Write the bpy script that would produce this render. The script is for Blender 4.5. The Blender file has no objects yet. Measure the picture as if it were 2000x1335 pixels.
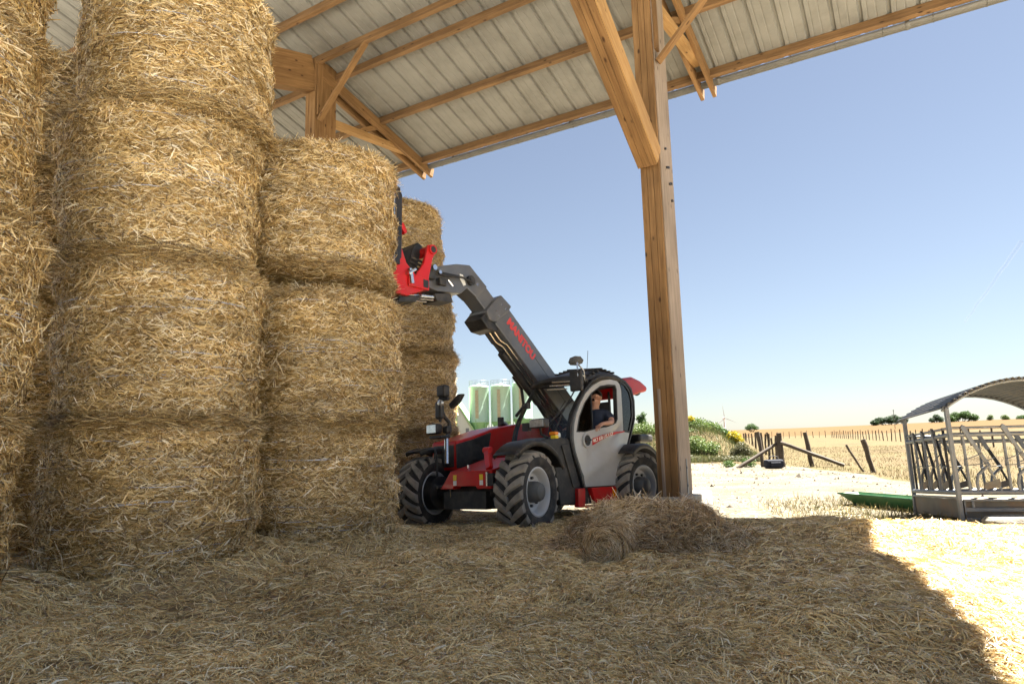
import bpy, bmesh, math, random
import numpy as np
from mathutils import Vector, Matrix

# ------------------------------------------------------------------ camera, world, sun, exposure
scn = bpy.context.scene
COL = scn.collection
CAM_H, F_PX, PITCH, ROLL = 1.37, 1292.0, 0.14487, -0.02542
cam_d = bpy.data.cameras.new("camera"); cam = bpy.data.objects.new("camera", cam_d); COL.objects.link(cam)
cam_d.sensor_width = 36.0; cam_d.lens = 36.0 * F_PX / 2000.0; cam_d.clip_start = 0.05; cam_d.clip_end = 6000
_cp, _sp, _cr, _sr = math.cos(PITCH), math.sin(PITCH), math.cos(ROLL), math.sin(ROLL)
_fw = Vector((0, _cp, _sp)); _u0 = Vector((0, -_sp, _cp)); _r0 = Vector((1, 0, 0))
_rt = _r0 * _cr + _u0 * _sr; _up = _u0 * _cr - _r0 * _sr
cam.matrix_world = Matrix(((_rt.x, _up.x, -_fw.x, 0), (_rt.y, _up.y, -_fw.y, 0), (_rt.z, _up.z, -_fw.z, CAM_H), (0, 0, 0, 1)))
scn.camera = cam

SUN_EL, SUN_AZ = math.radians(62), math.radians(68.6)
sun_vec = Vector((math.sin(SUN_AZ) * math.cos(SUN_EL), math.cos(SUN_AZ) * math.cos(SUN_EL), math.sin(SUN_EL)))
sun_d = bpy.data.lights.new("sun", 'SUN'); sun_d.energy = 5.0; sun_d.angle = math.radians(0.53); sun_d.color = (1.0, 0.95, 0.86)
sun = bpy.data.objects.new("sun", sun_d); COL.objects.link(sun)
sun.rotation_euler = (-sun_vec).to_track_quat('-Z', 'Y').to_euler(); sun.location = (20, 10, 40)
world = bpy.data.worlds.new("World"); scn.world = world; world.use_nodes = True
wn = world.node_tree; bg = wn.nodes["Background"]
sky = wn.nodes.new("ShaderNodeTexSky"); sky.sky_type = 'NISHITA'; sky.sun_disc = False
sky.sun_elevation = SUN_EL; sky.sun_rotation = SUN_AZ; sky.altitude = 100; sky.air_density = 1.0; sky.dust_density = 0.3; sky.ozone_density = 1.6
wtint = wn.nodes.new("ShaderNodeMix"); wtint.data_type = 'RGBA'; wtint.blend_type = 'MULTIPLY'; wtint.inputs[0].default_value = 1.0; wtint.inputs[7].default_value = (0.340, 0.349, 0.362, 1)
whs = wn.nodes.new("ShaderNodeHueSaturation"); whs.inputs["Saturation"].default_value = 0.70; wn.links.new(sky.outputs[0], whs.inputs["Color"]); wn.links.new(whs.outputs[0], wtint.inputs[6]); wn.links.new(wtint.outputs[2], bg.inputs[0]); bg.inputs[1].default_value = 0.05
scn.view_settings.view_transform = 'Standard'; scn.view_settings.look = 'None'
scn.view_settings.exposure = 3.0; scn.view_settings.gamma = 1.0
scn.cycles.max_bounces = 12; scn.cycles.diffuse_bounces = 8; scn.cycles.glossy_bounces = 3
scn.cycles.transparent_max_bounces = 12; scn.cycles.use_denoising = True
scn.cycles.sample_clamp_indirect = 6

# ------------------------------------------------------------------ helpers
rng = np.random.default_rng(7)
random.seed(5)
def tag(o, label=None, cat=None, group=None, kind=None):
    if label: o["label"] = label
    if cat: o["category"] = cat
    if group: o["group"] = group
    if kind: o["kind"] = kind
    return o
def empty(name, loc=(0, 0, 0), rz=0.0, mat=None):
    o = bpy.data.objects.new(name, None); COL.objects.link(o); o.empty_display_size = 0.2
    if mat is not None: o.matrix_world = mat
    else: o.location = loc; o.rotation_euler = (0, 0, rz)
    return o
def V(*a): return Vector(a)

class MB:
    def __init__(s): s.v = []; s.f = []
    def add(s, vs, fs):
        b = len(s.v); s.v += [tuple(v) for v in vs]; s.f += [tuple(i + b for i in f) for f in fs]; return s
    def box(s, x0, x1, y0, y1, z0, z1):
        return s.add([(x0,y0,z0),(x1,y0,z0),(x1,y1,z0),(x0,y1,z0),(x0,y0,z1),(x1,y0,z1),(x1,y1,z1),(x0,y1,z1)],
                     [(0,3,2,1),(4,5,6,7),(0,1,5,4),(1,2,6,5),(2,3,7,6),(3,0,4,7)])
    def beam(s, p0, p1, w, h, up=(0, 0, 1)):
        p0, p1 = Vector(p0), Vector(p1); d = (p1 - p0).normalized(); u = Vector(up)
        sd = d.cross(u)
        if sd.length < 1e-4: sd = d.cross(Vector((1, 0, 0)))
        sd.normalize(); u = sd.cross(d).normalized()
        c = []
        for p in (p0, p1):
            c += [p - sd*w/2 - u*h/2, p + sd*w/2 - u*h/2, p + sd*w/2 + u*h/2, p - sd*w/2 + u*h/2]
        return s.add(c, [(0,1,2,3),(7,6,5,4),(0,4,5,1),(1,5,6,2),(2,6,7,3),(3,7,4,0)])
    def prism(s, pts, off):
        n = len(pts); off = Vector(off); P = [Vector(p) for p in pts]
        return s.add(P + [p + off for p in P], [tuple(range(n))[::-1], tuple(range(n, 2*n))] + [(i, (i+1) % n, n + (i+1) % n, n + i) for i in range(n)])
    def tube(s, pts, r, n=8, caps=True):
        pts = [Vector(p) for p in pts]; rs = r if isinstance(r, (list, tuple)) else [r]*len(pts)
        vs = []; fs = []; prev = None
        for i, p in enumerate(pts):
            if i == 0: d = pts[1] - p
            elif i == len(pts) - 1: d = p - pts[i-1]
            else: d = (pts[i+1] - p).normalized() + (p - pts[i-1]).normalized()
            d.normalize()
            if prev is None:
                a = d.cross(Vector((0, 0, 1)))
                if a.length < 1e-3: a = d.cross(Vector((1, 0, 0)))
            else: a = prev - d * prev.dot(d)
            a.normalize(); prev = a; b = d.cross(a)
            for k in range(n):
                t = 2*math.pi*k/n; vs.append(p + (a*math.cos(t) + b*math.sin(t))*rs[i])
        for i in range(len(pts)-1):
            for k in range(n):
                k2 = (k+1) % n; fs.append((i*n+k, i*n+k2, (i+1)*n+k2, (i+1)*n+k))
        if caps: fs += [tuple(range(n))[::-1], tuple(range((len(pts)-1)*n, len(pts)*n))]
        return s.add(vs, fs)
    def lathe(s, prof, o=(0, 0, 0), axis=(0, 1, 0), n=32, close=False):
        ax = Vector(axis).normalized(); a = ax.cross(Vector((0, 0, 1)))
        if a.length < 1e-3: a = ax.cross(Vector((1, 0, 0)))
        a.normalize(); b = ax.cross(a); o = Vector(o); vs = []; fs = []
        for (r, h) in prof:
            for k in range(n):
                t = 2*math.pi*k/n; vs.append(o + ax*h + (a*math.cos(t) + b*math.sin(t))*r)
        m = len(prof)
        for i in range(m if close else m-1):
            j = (i+1) % m
            for k in range(n):
                k2 = (k+1) % n; fs.append((i*n+k, i*n+k2, j*n+k2, j*n+k))
        return s.add(vs, fs)
    def obj(s, name, mat, parent=None, smooth=False, bevel=0, loc=None, weld=False, mw=None):
        me = bpy.data.meshes.new(name); me.from_pydata(s.v, [], s.f)
        bm = bmesh.new(); bm.from_mesh(me)
        if weld: bmesh.ops.remove_doubles(bm, verts=bm.verts, dist=1e-5)
        bmesh.ops.recalc_face_normals(bm, faces=bm.faces); bm.to_mesh(me); bm.free()
        o = bpy.data.objects.new(name, me); COL.objects.link(o)
        if mat: me.materials.append(mat)
        if parent is not None: o.parent = parent
        if mw is not None: o.matrix_local = mw
        if loc is not None: o.location = loc
        if smooth:
            for p in me.polygons: p.use_smooth = True
            me.set_sharp_from_angle(angle=math.radians(40))
        if bevel:
            b = o.modifiers.new("bevel", 'BEVEL'); b.width = bevel; b.segments = 2; b.limit_method = 'ANGLE'
        return o

def np_mesh(name, co, quads, mats, mat_idx=None, smooth=None):
    me = bpy.data.meshes.new(name); n = len(co); q = np.ascontiguousarray(quads, dtype=np.int32); m = len(q)
    me.vertices.add(n); me.vertices.foreach_set("co", np.ascontiguousarray(co, dtype=np.float32).ravel())
    me.loops.add(m*4); me.loops.foreach_set("vertex_index", q.ravel())
    me.polygons.add(m); me.polygons.foreach_set("loop_start", np.arange(0, m*4, 4, dtype=np.int32))
    try: me.polygons.foreach_set("loop_total", np.full(m, 4, dtype=np.int32))
    except Exception: pass
    for mt in mats: me.materials.append(mt)
    if mat_idx is not None: me.polygons.foreach_set("material_index", np.ascontiguousarray(mat_idx, dtype=np.int32))
    if smooth is not None: me.polygons.foreach_set("use_smooth", np.ascontiguousarray(smooth, dtype=bool))
    me.update(calc_edges=True); me.validate()
    return me

# value noise
_lat = rng.random((256, 256))
def vnoise(x, y, s=1.0, o=0):
    x = np.asarray(x)*s + o*17.3 + 1000; y = np.asarray(y)*s + o*9.7 + 1000
    i = np.floor(x).astype(int); j = np.floor(y).astype(int); fx = x-i; fy = y-j
    fx = fx*fx*(3-2*fx); fy = fy*fy*(3-2*fy)
    g = lambda a, b: _lat[a % 256, b % 256]
    return (g(i,j)*(1-fx)+g(i+1,j)*fx)*(1-fy) + (g(i,j+1)*(1-fx)+g(i+1,j+1)*fx)*fy
def sstep(a, b, x):
    t = np.clip((np.asarray(x, float)-a)/(b-a), 0, 1); return t*t*(3-2*t)
def unit(a): return a/np.maximum(np.linalg.norm(a, axis=-1, keepdims=True), 1e-9)

# ------------------------------------------------------------------ materials
def nt(name):
    m = bpy.data.materials.new(name); m.use_nodes = True
    return m, m.node_tree, m.node_tree.nodes["Principled BSDF"]
def ramp(t, cols):
    r = t.nodes.new("ShaderNodeValToRGB"); e = r.color_ramp.elements
    while len(e) < len(cols): e.new(0.5)
    for i, (p, c) in enumerate(cols): e[i].position = p; e[i].color = (*c, 1)
    return r
def pbr(name, col, rough=0.5, metal=0.0, var=0.12, scale=6.0, bump=0.0, dirt=None, dirt_amt=0.0, dirt_scale=3.0, coat=0.0, spec=0.5, coords='Object'):
    m, t, b = nt(name)
    tc = t.nodes.new("ShaderNodeTexCoord"); nz = t.nodes.new("ShaderNodeTexNoise"); nz.inputs["Scale"].default_value = scale; nz.inputs["Detail"].default_value = 6
    t.links.new(tc.outputs[coords], nz.inputs["Vector"])
    lo = tuple(max(0, c*(1-var)) for c in col); hi = tuple(min(1, c*(1+var)) for c in col)
    r = ramp(t, [(0.3, lo), (0.7, hi)]); t.links.new(nz.outputs["Fac"], r.inputs[0]); out = r.outputs[0]
    if dirt:
        n2 = t.nodes.new("ShaderNodeTexNoise"); n2.inputs["Scale"].default_value = dirt_scale; n2.inputs["Detail"].default_value = 8; n2.inputs["Roughness"].default_value = 0.7
        t.links.new(tc.outputs[coords], n2.inputs["Vector"])
        r2 = ramp(t, [(0.45, (0, 0, 0)), (0.75, (dirt_amt,)*3)]); t.links.new(n2.outputs["Fac"], r2.inputs[0])
        mx = t.nodes.new("ShaderNodeMix"); mx.data_type = 'RGBA'; t.links.new(r2.outputs[0], mx.inputs[0]); t.links.new(out, mx.inputs[6]); mx.inputs[7].default_value = (*dirt, 1); out = mx.outputs[2]
    t.links.new(out, b.inputs["Base Color"])
    rr = t.nodes.new("ShaderNodeMapRange"); rr.inputs[3].default_value = max(0, rough-0.1); rr.inputs[4].default_value = min(1, rough+0.12)
    t.links.new(nz.outputs["Fac"], rr.inputs[0]); t.links.new(rr.outputs[0], b.inputs["Roughness"])
    b.inputs["Metallic"].default_value = metal; b.inputs["Coat Weight"].default_value = coat; b.inputs["Specular IOR Level"].default_value = spec
    if bump:
        bp = t.nodes.new("ShaderNodeBump"); bp.inputs["Strength"].default_value = bump; bp.inputs["Distance"].default_value = 0.02
        n3 = t.nodes.new("ShaderNodeTexNoise"); n3.inputs["Scale"].default_value = scale*5; n3.inputs["Detail"].default_value = 6; t.links.new(tc.outputs[coords], n3.inputs["Vector"])
        t.links.new(n3.outputs["Fac"], bp.inputs["Height"]); t.links.new(bp.outputs[0], b.inputs["Normal"])
    return m
def island_mat(name, cols, rough=0.5, spec=0.4, trans=0.0, tint=None, tint_scale=1.2):
    m, t, b = nt(name)
    g = t.nodes.new("ShaderNodeNewGeometry"); r = ramp(t, cols); t.links.new(g.outputs["Random Per Island"], r.inputs[0]); out = r.outputs[0]
    if tint:
        tc = t.nodes.new("ShaderNodeTexCoord"); nz = t.nodes.new("ShaderNodeTexNoise"); nz.inputs["Scale"].default_value = tint_scale; nz.inputs["Detail"].default_value = 4
        mp = t.nodes.new("ShaderNodeMapping"); mp.inputs["Scale"].default_value = tint[2] if len(tint) > 2 else (1, 1, 1)
        t.links.new(tc.outputs["Object"], mp.inputs[0]); t.links.new(mp.outputs[0], nz.inputs["Vector"])
        r2 = ramp(t, [(0.35, tint[0]), (0.65, tint[1])]); t.links.new(nz.outputs["Fac"], r2.inputs[0])
        mx = t.nodes.new("ShaderNodeMix"); mx.data_type = 'RGBA'; mx.blend_type = 'MULTIPLY'; mx.inputs[0].default_value = 1
        t.links.new(out, mx.inputs[6]); t.links.new(r2.outputs[0], mx.inputs[7]); out = mx.outputs[2]
    t.links.new(out, b.inputs["Base Color"]); b.inputs["Roughness"].default_value = rough; b.inputs["Specular IOR Level"].default_value = spec
    if trans:
        tr = t.nodes.new("ShaderNodeBsdfTranslucent"); t.links.new(out, tr.inputs[0]); ms = t.nodes.new("ShaderNodeMixShader"); ms.inputs[0].default_value = trans
        t.links.new(b.outputs[0], ms.inputs[1]); t.links.new(tr.outputs[0], ms.inputs[2]); t.links.new(ms.outputs[0], t.nodes["Material Output"].inputs[0])
    return m
def wood_mat(name, c1, c2, knots=True, lam=0.0):
    m, t, b = nt(name)
    tc = t.nodes.new("ShaderNodeTexCoord"); mp = t.nodes.new("ShaderNodeMapping"); mp.inputs["Scale"].default_value = (0.5, 9, 9)
    oi = t.nodes.new("ShaderNodeObjectInfo"); va = t.nodes.new("ShaderNodeVectorMath"); va.operation = 'MULTIPLY_ADD'
    cb = t.nodes.new("ShaderNodeCombineXYZ"); t.links.new(oi.outputs["Random"], cb.inputs[0]); t.links.new(oi.outputs["Random"], cb.inputs[1])
    t.links.new(cb.outputs[0], va.inputs[0]); va.inputs[1].default_value = (31, 17, 5); t.links.new(tc.outputs["Object"], va.inputs[2])
    t.links.new(va.outputs[0], mp.inputs[0])
    nz = t.nodes.new("ShaderNodeTexNoise"); nz.inputs["Scale"].default_value = 2.2; nz.inputs["Detail"].default_value = 9; nz.inputs["Roughness"].default_value = 0.62; nz.inputs["Distortion"].default_value = 0.6
    t.links.new(mp.outputs[0], nz.inputs["Vector"])
    r = ramp(t, [(0.3, c1), (0.72, c2)]); t.links.new(nz.outputs["Fac"], r.inputs[0]); out = r.outputs[0]
    n2 = t.nodes.new("ShaderNodeTexNoise"); n2.inputs["Scale"].default_value = 0.9; n2.inputs["Detail"].default_value = 3; t.links.new(va.outputs[0], n2.inputs["Vector"])
    r2 = ramp(t, [(0.3, (0.72, 0.7, 0.68)), (0.7, (1.12, 1.1, 1.08))]); t.links.new(n2.outputs["Fac"], r2.inputs[0])
    mx = t.nodes.new("ShaderNodeMix"); mx.data_type = 'RGBA'; mx.blend_type = 'MULTIPLY'; mx.inputs[0].default_value = 1
    t.links.new(out, mx.inputs[6]); t.links.new(r2.outputs[0], mx.inputs[7]); out = mx.outputs[2]
    if knots:
        m2 = t.nodes.new("ShaderNodeMapping"); m2.inputs["Scale"].default_value = (2.2, 5, 5); t.links.new(va.outputs[0], m2.inputs[0])
        vo = t.nodes.new("ShaderNodeTexVoronoi"); vo.inputs["Scale"].default_value = 1.0; t.links.new(m2.outputs[0], vo.inputs["Vector"])
        r3 = ramp(t, [(0.06, (1, 1, 1)), (0.14, (0, 0, 0))]); t.links.new(vo.outputs["Distance"], r3.inputs[0])
        mk = t.nodes.new("ShaderNodeMix"); mk.data_type = 'RGBA'; mk.inputs[7].default_value = (c1[0]*0.35, c1[1]*0.3, c1[2]*0.3, 1)
        t.links.new(r3.outputs[0], mk.inputs[0]); t.links.new(out, mk.inputs[6]); out = mk.outputs[2]
    t.links.new(out, b.inputs["Base Color"]); b.inputs["Roughness"].default_value = 0.7; b.inputs["Specular IOR Level"].default_value = 0.25
    bp = t.nodes.new("ShaderNodeBump"); bp.inputs["Strength"].default_value = 0.25; bp.inputs["Distance"].default_value = 0.01
    t.links.new(nz.outputs["Fac"], bp.inputs["Height"]); t.links.new(bp.outputs[0], b.inputs["Normal"])
    return m
def glass_mat(name, tint, refl=1.0, alpha=0.0):
    m, t, b = nt(name); t.nodes.remove(b)
    tr = t.nodes.new("ShaderNodeBsdfTransparent"); tr.inputs[0].default_value = (*tint, 1)
    gl = t.nodes.new("ShaderNodeBsdfGlossy"); gl.inputs["Roughness"].default_value = 0.03
    fr = t.nodes.new("ShaderNodeFresnel"); fr.inputs[0].default_value = 1.45
    ms = t.nodes.new("ShaderNodeMixShader"); t.links.new(fr.outputs[0], ms.inputs[0]); t.links.new(tr.outputs[0], ms.inputs[1]); t.links.new(gl.outputs[0], ms.inputs[2])
    t.links.new(ms.outputs[0], t.nodes["Material Output"].inputs[0]); return m

M = {}
STRAW = [(0.0, (0.12, 0.07, 0.025)), (0.18, (0.40, 0.27, 0.095)), (0.48, (0.74, 0.54, 0.235)), (0.76, (0.90, 0.75, 0.43)), (1.0, (1.0, 0.96, 0.82))]
M['straw'] = island_mat("bale straw", STRAW, 0.34, 0.75, 0.08, ((0.66, 0.61, 0.55), (1.02, 0.98, 0.93), (1, 1, 3.0)), 1.6)
GST = [(0.0, (0.20, 0.13, 0.06)), (0.13, (0.52, 0.38, 0.18)), (0.46, (0.82, 0.64, 0.29)), (0.8, (0.95, 0.83, 0.46)), (1.0, (1.0, 0.95, 0.74))]
M['litter'] = island_mat("loose straw", GST, 0.32, 0.8, 0.08, ((0.80, 0.74, 0.68), (1.1, 1.05, 1.02)), 0.9)
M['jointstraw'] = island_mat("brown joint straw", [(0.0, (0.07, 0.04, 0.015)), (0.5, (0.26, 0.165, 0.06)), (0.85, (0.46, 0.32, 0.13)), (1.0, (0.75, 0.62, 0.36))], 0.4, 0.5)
M['strawdark'] = pbr("packed straw", (0.36, 0.245, 0.105), 0.85, var=0.45, scale=18, bump=0.6, spec=0.2)
M['litterbase'] = pbr("trodden straw", (0.46, 0.34, 0.19), 0.9, var=0.45, scale=26, bump=0.8, spec=0.2, dirt=(0.20, 0.145, 0.09), dirt_amt=0.75, dirt_scale=1.6)
M['twine'] = pbr("net wrap", (0.42, 0.46, 0.56), 0.4, var=0.15)
M['timber'] = wood_mat("glulam timber", (0.15, 0.080, 0.032), (0.31, 0.183, 0.080))
M['timberlight'] = wood_mat("fresh board", (0.30, 0.17, 0.065), (0.47, 0.30, 0.135))
M['purlin'] = wood_mat("purlin timber", (0.115, 0.064, 0.030), (0.26, 0.155, 0.072))
M['timbergrey'] = wood_mat("weathered timber", (0.22, 0.17, 0.13), (0.38, 0.315, 0.26))
M['postwood'] = wood_mat("fence wood", (0.05, 0.04, 0.03), (0.13, 0.105, 0.08), knots=False)
M['sheet'] = pbr("roof sheet underside", (0.205, 0.20, 0.182), 0.55, metal=0.0, var=0.08, scale=2, dirt=(0.07, 0.065, 0.055), dirt_amt=0.45, dirt_scale=1.4)
M['gutter'] = pbr("zinc gutter", (0.13, 0.125, 0.115), 0.5, 0.3, var=0.12)
M['concrete'] = pbr("concrete", (0.34, 0.32, 0.28), 0.9, var=0.2, scale=5, bump=0.3)
M['red'] = pbr("red paint", (0.53, 0.009, 0.009), 0.36, var=0.06, coat=0.12, spec=0.35, dirt=(0.24, 0.09, 0.055), dirt_amt=0.4, dirt_scale=5)
M['grey'] = pbr("grey door paint", (0.45, 0.445, 0.435), 0.34, 0.15, var=0.03, scale=3, coat=0.3, dirt=(0.36, 0.31, 0.24), dirt_amt=0.3, dirt_scale=4)
M['boom'] = pbr("charcoal boom paint", (0.092, 0.096, 0.106), 0.36, var=0.1, coat=0.3, dirt=(0.17, 0.145, 0.115), dirt_amt=0.45, dirt_scale=3)
M['black'] = pbr("black plastic", (0.014, 0.014, 0.015), 0.5, var=0.2, dirt=(0.12, 0.10, 0.08), dirt_amt=0.5, dirt_scale=5)
M['steelblack'] = pbr("black steel", (0.02, 0.02, 0.022), 0.38, 0.2, var=0.2, dirt=(0.12, 0.09, 0.06), dirt_amt=0.3, dirt_scale=5)
M['chrome'] = pbr("bright steel", (0.62, 0.62, 0.62), 0.22, 1.0, var=0.05)
M['rubber'] = pbr("tyre rubber", (0.028, 0.027, 0.027), 0.75, var=0.25, scale=9, dirt=(0.17, 0.14, 0.11), dirt_amt=0.55, dirt_scale=5, spec=0.3)
M['lug'] = pbr("dusty tyre lugs", (0.25, 0.225, 0.19), 0.85, var=0.3, scale=7, spec=0.2)
M['rim'] = pbr("grey rim paint", (0.50, 0.50, 0.50), 0.45, 0.1, var=0.08, dirt=(0.25, 0.21, 0.16), dirt_amt=0.4)
M['hub'] = pbr("hub casting", (0.10, 0.097, 0.09), 0.6, var=0.2)
M['glass'] = glass_mat("cab glass", (0.86, 0.92, 0.90))
M['lens'] = pbr("lamp lens", (0.62, 0.62, 0.60), 0.12, 0.6, var=0.2, scale=30)
M['amber'] = pbr("amber lens", (0.75, 0.22, 0.01), 0.25, var=0.1)
M['yellow'] = pbr("yellow sticker", (0.75, 0.55, 0.02), 0.4, var=0.05)
M['white'] = pbr("white sticker", (0.75, 0.75, 0.73), 0.4, var=0.05)
M['textred'] = pbr("red lettering", (0.62, 0.05, 0.045), 0.4, var=0.05)
M['textwhite'] = pbr("pale lettering", (0.82, 0.80, 0.70), 0.4, var=0.03)
M['galv'] = pbr("galvanised steel", (0.17, 0.185, 0.21), 0.45, 0.35, var=0.18, scale=5, dirt=(0.13, 0.12, 0.11), dirt_amt=0.35)
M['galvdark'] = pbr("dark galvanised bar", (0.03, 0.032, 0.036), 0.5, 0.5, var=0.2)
M['feedroof'] = pbr("feeder roof sheet", (0.06, 0.064, 0.072), 0.5, 0.4, var=0.18, scale=4, dirt=(0.20, 0.16, 0.11), dirt_amt=0.5)
M['tray'] = pbr("rusty grey tray", (0.135, 0.128, 0.115), 0.6, 0.2, var=0.25, scale=4, dirt=(0.24, 0.14, 0.07), dirt_amt=0.7, dirt_scale=2.5)
M['green'] = pbr("green trough paint", (0.026, 0.115, 0.042), 0.45, var=0.15, dirt=(0.12, 0.12, 0.06), dirt_amt=0.4)
M['silo'] = pbr("pale green silo", (0.46, 0.66, 0.52), 0.45, var=0.05)
M['silodark'] = pbr("green silo frame", (0.24, 0.46, 0.24), 0.5, var=0.1)
M['sight'] = pbr("ochre sight strip", (0.46, 0.42, 0.28), 0.5, var=0.15)
M['shed'] = pbr("white shed cladding", (0.60, 0.62, 0.58), 0.6, var=0.04)
M['shedtrim'] = pbr("green shed trim", (0.40, 0.62, 0.30), 0.5, var=0.05)
M['turbine'] = pbr("white turbine", (0.8, 0.8, 0.8), 0.5, var=0.02)
M['navy'] = pbr("navy bag fabric", (0.008, 0.010, 0.022), 0.8, var=0.3, scale=20)
M['rock'] = pbr("pale stone", (0.22, 0.21, 0.185), 0.9, var=0.2, scale=8, bump=0.5)
M['skin'] = pbr("skin", (0.50, 0.27, 0.185), 0.5, var=0.08)
M['hair'] = pbr("dark hair", (0.03, 0.024, 0.02), 0.6, var=0.3, scale=40)
M['shirt'] = pbr("navy shirt", (0.022, 0.03, 0.055), 0.85, var=0.25, scale=14, bump=0.2)
M['trousers'] = pbr("dark trousers", (0.03, 0.032, 0.04), 0.85, var=0.2)
def leafmat(name, a, b_, c): return island_mat(name, [(0.0, a), (0.5, b_), (1.0, c)], 0.5, 0.35, 0.3)
M['leafgreen'] = leafmat("green leaves", (0.035, 0.075, 0.016), (0.06, 0.12, 0.026), (0.095, 0.16, 0.038))
M['leafdark'] = leafmat("dark leaves", (0.022, 0.045, 0.02), (0.035, 0.07, 0.028), (0.06, 0.10, 0.04))
M['leaflight'] = leafmat("light weeds", (0.06, 0.105, 0.022), (0.10, 0.155, 0.036), (0.16, 0.20, 0.065))
M['leafyellow'] = leafmat("yellow blossom", (0.24, 0.20, 0.015), (0.42, 0.34, 0.015), (0.52, 0.43, 0.03))
M['leafolive'] = leafmat("olive weeds", (0.06, 0.068, 0.03), (0.105, 0.105, 0.048), (0.17, 0.155, 0.082))
M['drygrass'] = leafmat("dry grass", (0.08, 0.06, 0.026), (0.125, 0.097, 0.043), (0.18, 0.145, 0.073))
M['stem'] = pbr("plant stem", (0.09, 0.075, 0.04), 0.8, var=0.2)

# ------------------------------------------------------------------ ground
def xline(y): return 11.84 + (np.asarray(y) - 30.5)*0.33
def hg(x, y):
    x = np.asarray(x, float); y = np.asarray(y, float)
    z = -0.1*sstep(8.5, 11.5, y + 0.15*np.maximum(0, -x))
    far = np.sqrt(x*x*0.25 + y*y)
    amp = 2.5 + 1.6*sstep(0.3, 0.85, x/np.maximum(y, 1))
    z = z + amp*sstep(125, 255, far)*(1 - sstep(280, 420, far)*1.3)
    bank = sstep(35.2, 40.5, y + 0.8*vnoise(x, y, 0.5, 2))*sstep(0.3, 3.4, xline(y) - x)*sstep(-1, 6, x)*(1 - sstep(80, 110, y))
    z = z + bank*(1.25 + 0.5*vnoise(x, y, 0.3, 4))
    rough = sstep(14, 20, np.abs(x)*0.6 + y*0.6)
    return z + rough*0.05*(vnoise(x, y, 0.7, 1) - 0.5) + 0.02*(vnoise(x, y, 1.3, 3) - 0.5)
def grid_axis(a, b, dense_a, dense_b, step, grow=1.25):
    mid = list(np.arange(dense_a, dense_b + 1e-6, step)); s = step; x = dense_b
    while x < b: s *= grow; x += s; mid.append(min(x, b))
    s = step; x = dense_a; pre = []
    while x > a: s *= grow; x -= s; pre.append(max(x, a))
    return np.array(pre[::-1] + mid)
def grid_quads(nr, nc):
    i, j = np.meshgrid(np.arange(nr-1), np.arange(nc-1), indexing='ij'); a = (i*nc + j).ravel()
    return np.stack([a, a+1, a+nc+1, a+nc], 1)
gx = grid_axis(-2500, 2500, -14, 34, 0.6, 1.16); gy = grid_axis(-600, 3500, -8, 75, 0.6, 1.16)
X, Y = np.meshgrid(gx, gy); Z = hg(X, Y)
def ground_mat():
    m, t, b = nt("dry pasture")
    tc = t.nodes.new("ShaderNodeTexCoord"); n1 = t.nodes.new("ShaderNodeTexNoise"); n1.inputs["Scale"].default_value = 0.12; n1.inputs["Detail"].default_value = 8; n1.inputs["Roughness"].default_value = 0.65
    t.links.new(tc.outputs["Object"], n1.inputs["Vector"])
    r1 = ramp(t, [(0.3, (0.068, 0.050, 0.027)), (0.46, (0.105, 0.081, 0.045)), (0.62, (0.098, 0.083, 0.041)), (0.75, (0.085, 0.088, 0.03))]); t.links.new(n1.outputs["Fac"], r1.inputs[0])
    n2 = t.nodes.new("ShaderNodeTexNoise"); n2.inputs["Scale"].default_value = 7; n2.inputs["Detail"].default_value = 8; t.links.new(tc.outputs["Object"], n2.inputs["Vector"])
    r2 = ramp(t, [(0.3, (0.65, 0.63, 0.6)), (0.7, (1.15, 1.12, 1.08))]); t.links.new(n2.outputs["Fac"], r2.inputs[0])
    mx = t.nodes.new("ShaderNodeMix"); mx.data_type = 'RGBA'; mx.blend_type = 'MULTIPLY'; mx.inputs[0].default_value = 1
    t.links.new(r1.outputs[0], mx.inputs[6]); t.links.new(r2.outputs[0], mx.inputs[7])
    # ripe crop beyond the pasture, by distance along the field
    sx = t.nodes.new("ShaderNodeSeparateXYZ"); t.links.new(tc.outputs["Object"], sx.inputs[0])
    mr = t.nodes.new("ShaderNodeMapRange"); mr.inputs[1].default_value = 150; mr.inputs[2].default_value = 158; t.links.new(sx.outputs[1], mr.inputs[0])
    m3 = t.nodes.new("ShaderNodeMix"); m3.data_type = 'RGBA'; t.links.new(mr.outputs[0], m3.inputs[0]); t.links.new(mx.outputs[2], m3.inputs[6]); m3.inputs[7].default_value = (0.088, 0.054, 0.022, 1)
    t.links.new(m3.outputs[2], b.inputs["Base Color"]); b.inputs["Roughness"].default_value = 0.95; b.inputs["Specular IOR Level"].default_value = 0.1
    bp = t.nodes.new("ShaderNodeBump"); bp.inputs["Strength"].default_value = 0.6; bp.inputs["Distance"].default_value = 0.08; t.links.new(n2.outputs["Fac"], bp.inputs["Height"]); t.links.new(bp.outputs[0], b.inputs["Normal"])
    return m
co = np.stack([X.ravel(), Y.ravel(), Z.ravel()], 1); q = grid_quads(*X.shape)
o = bpy.data.objects.new("ground", np_mesh("ground", co, q, [ground_mat()], smooth=np.ones(len(q)))); COL.objects.link(o); tag(o, kind="structure")
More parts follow.
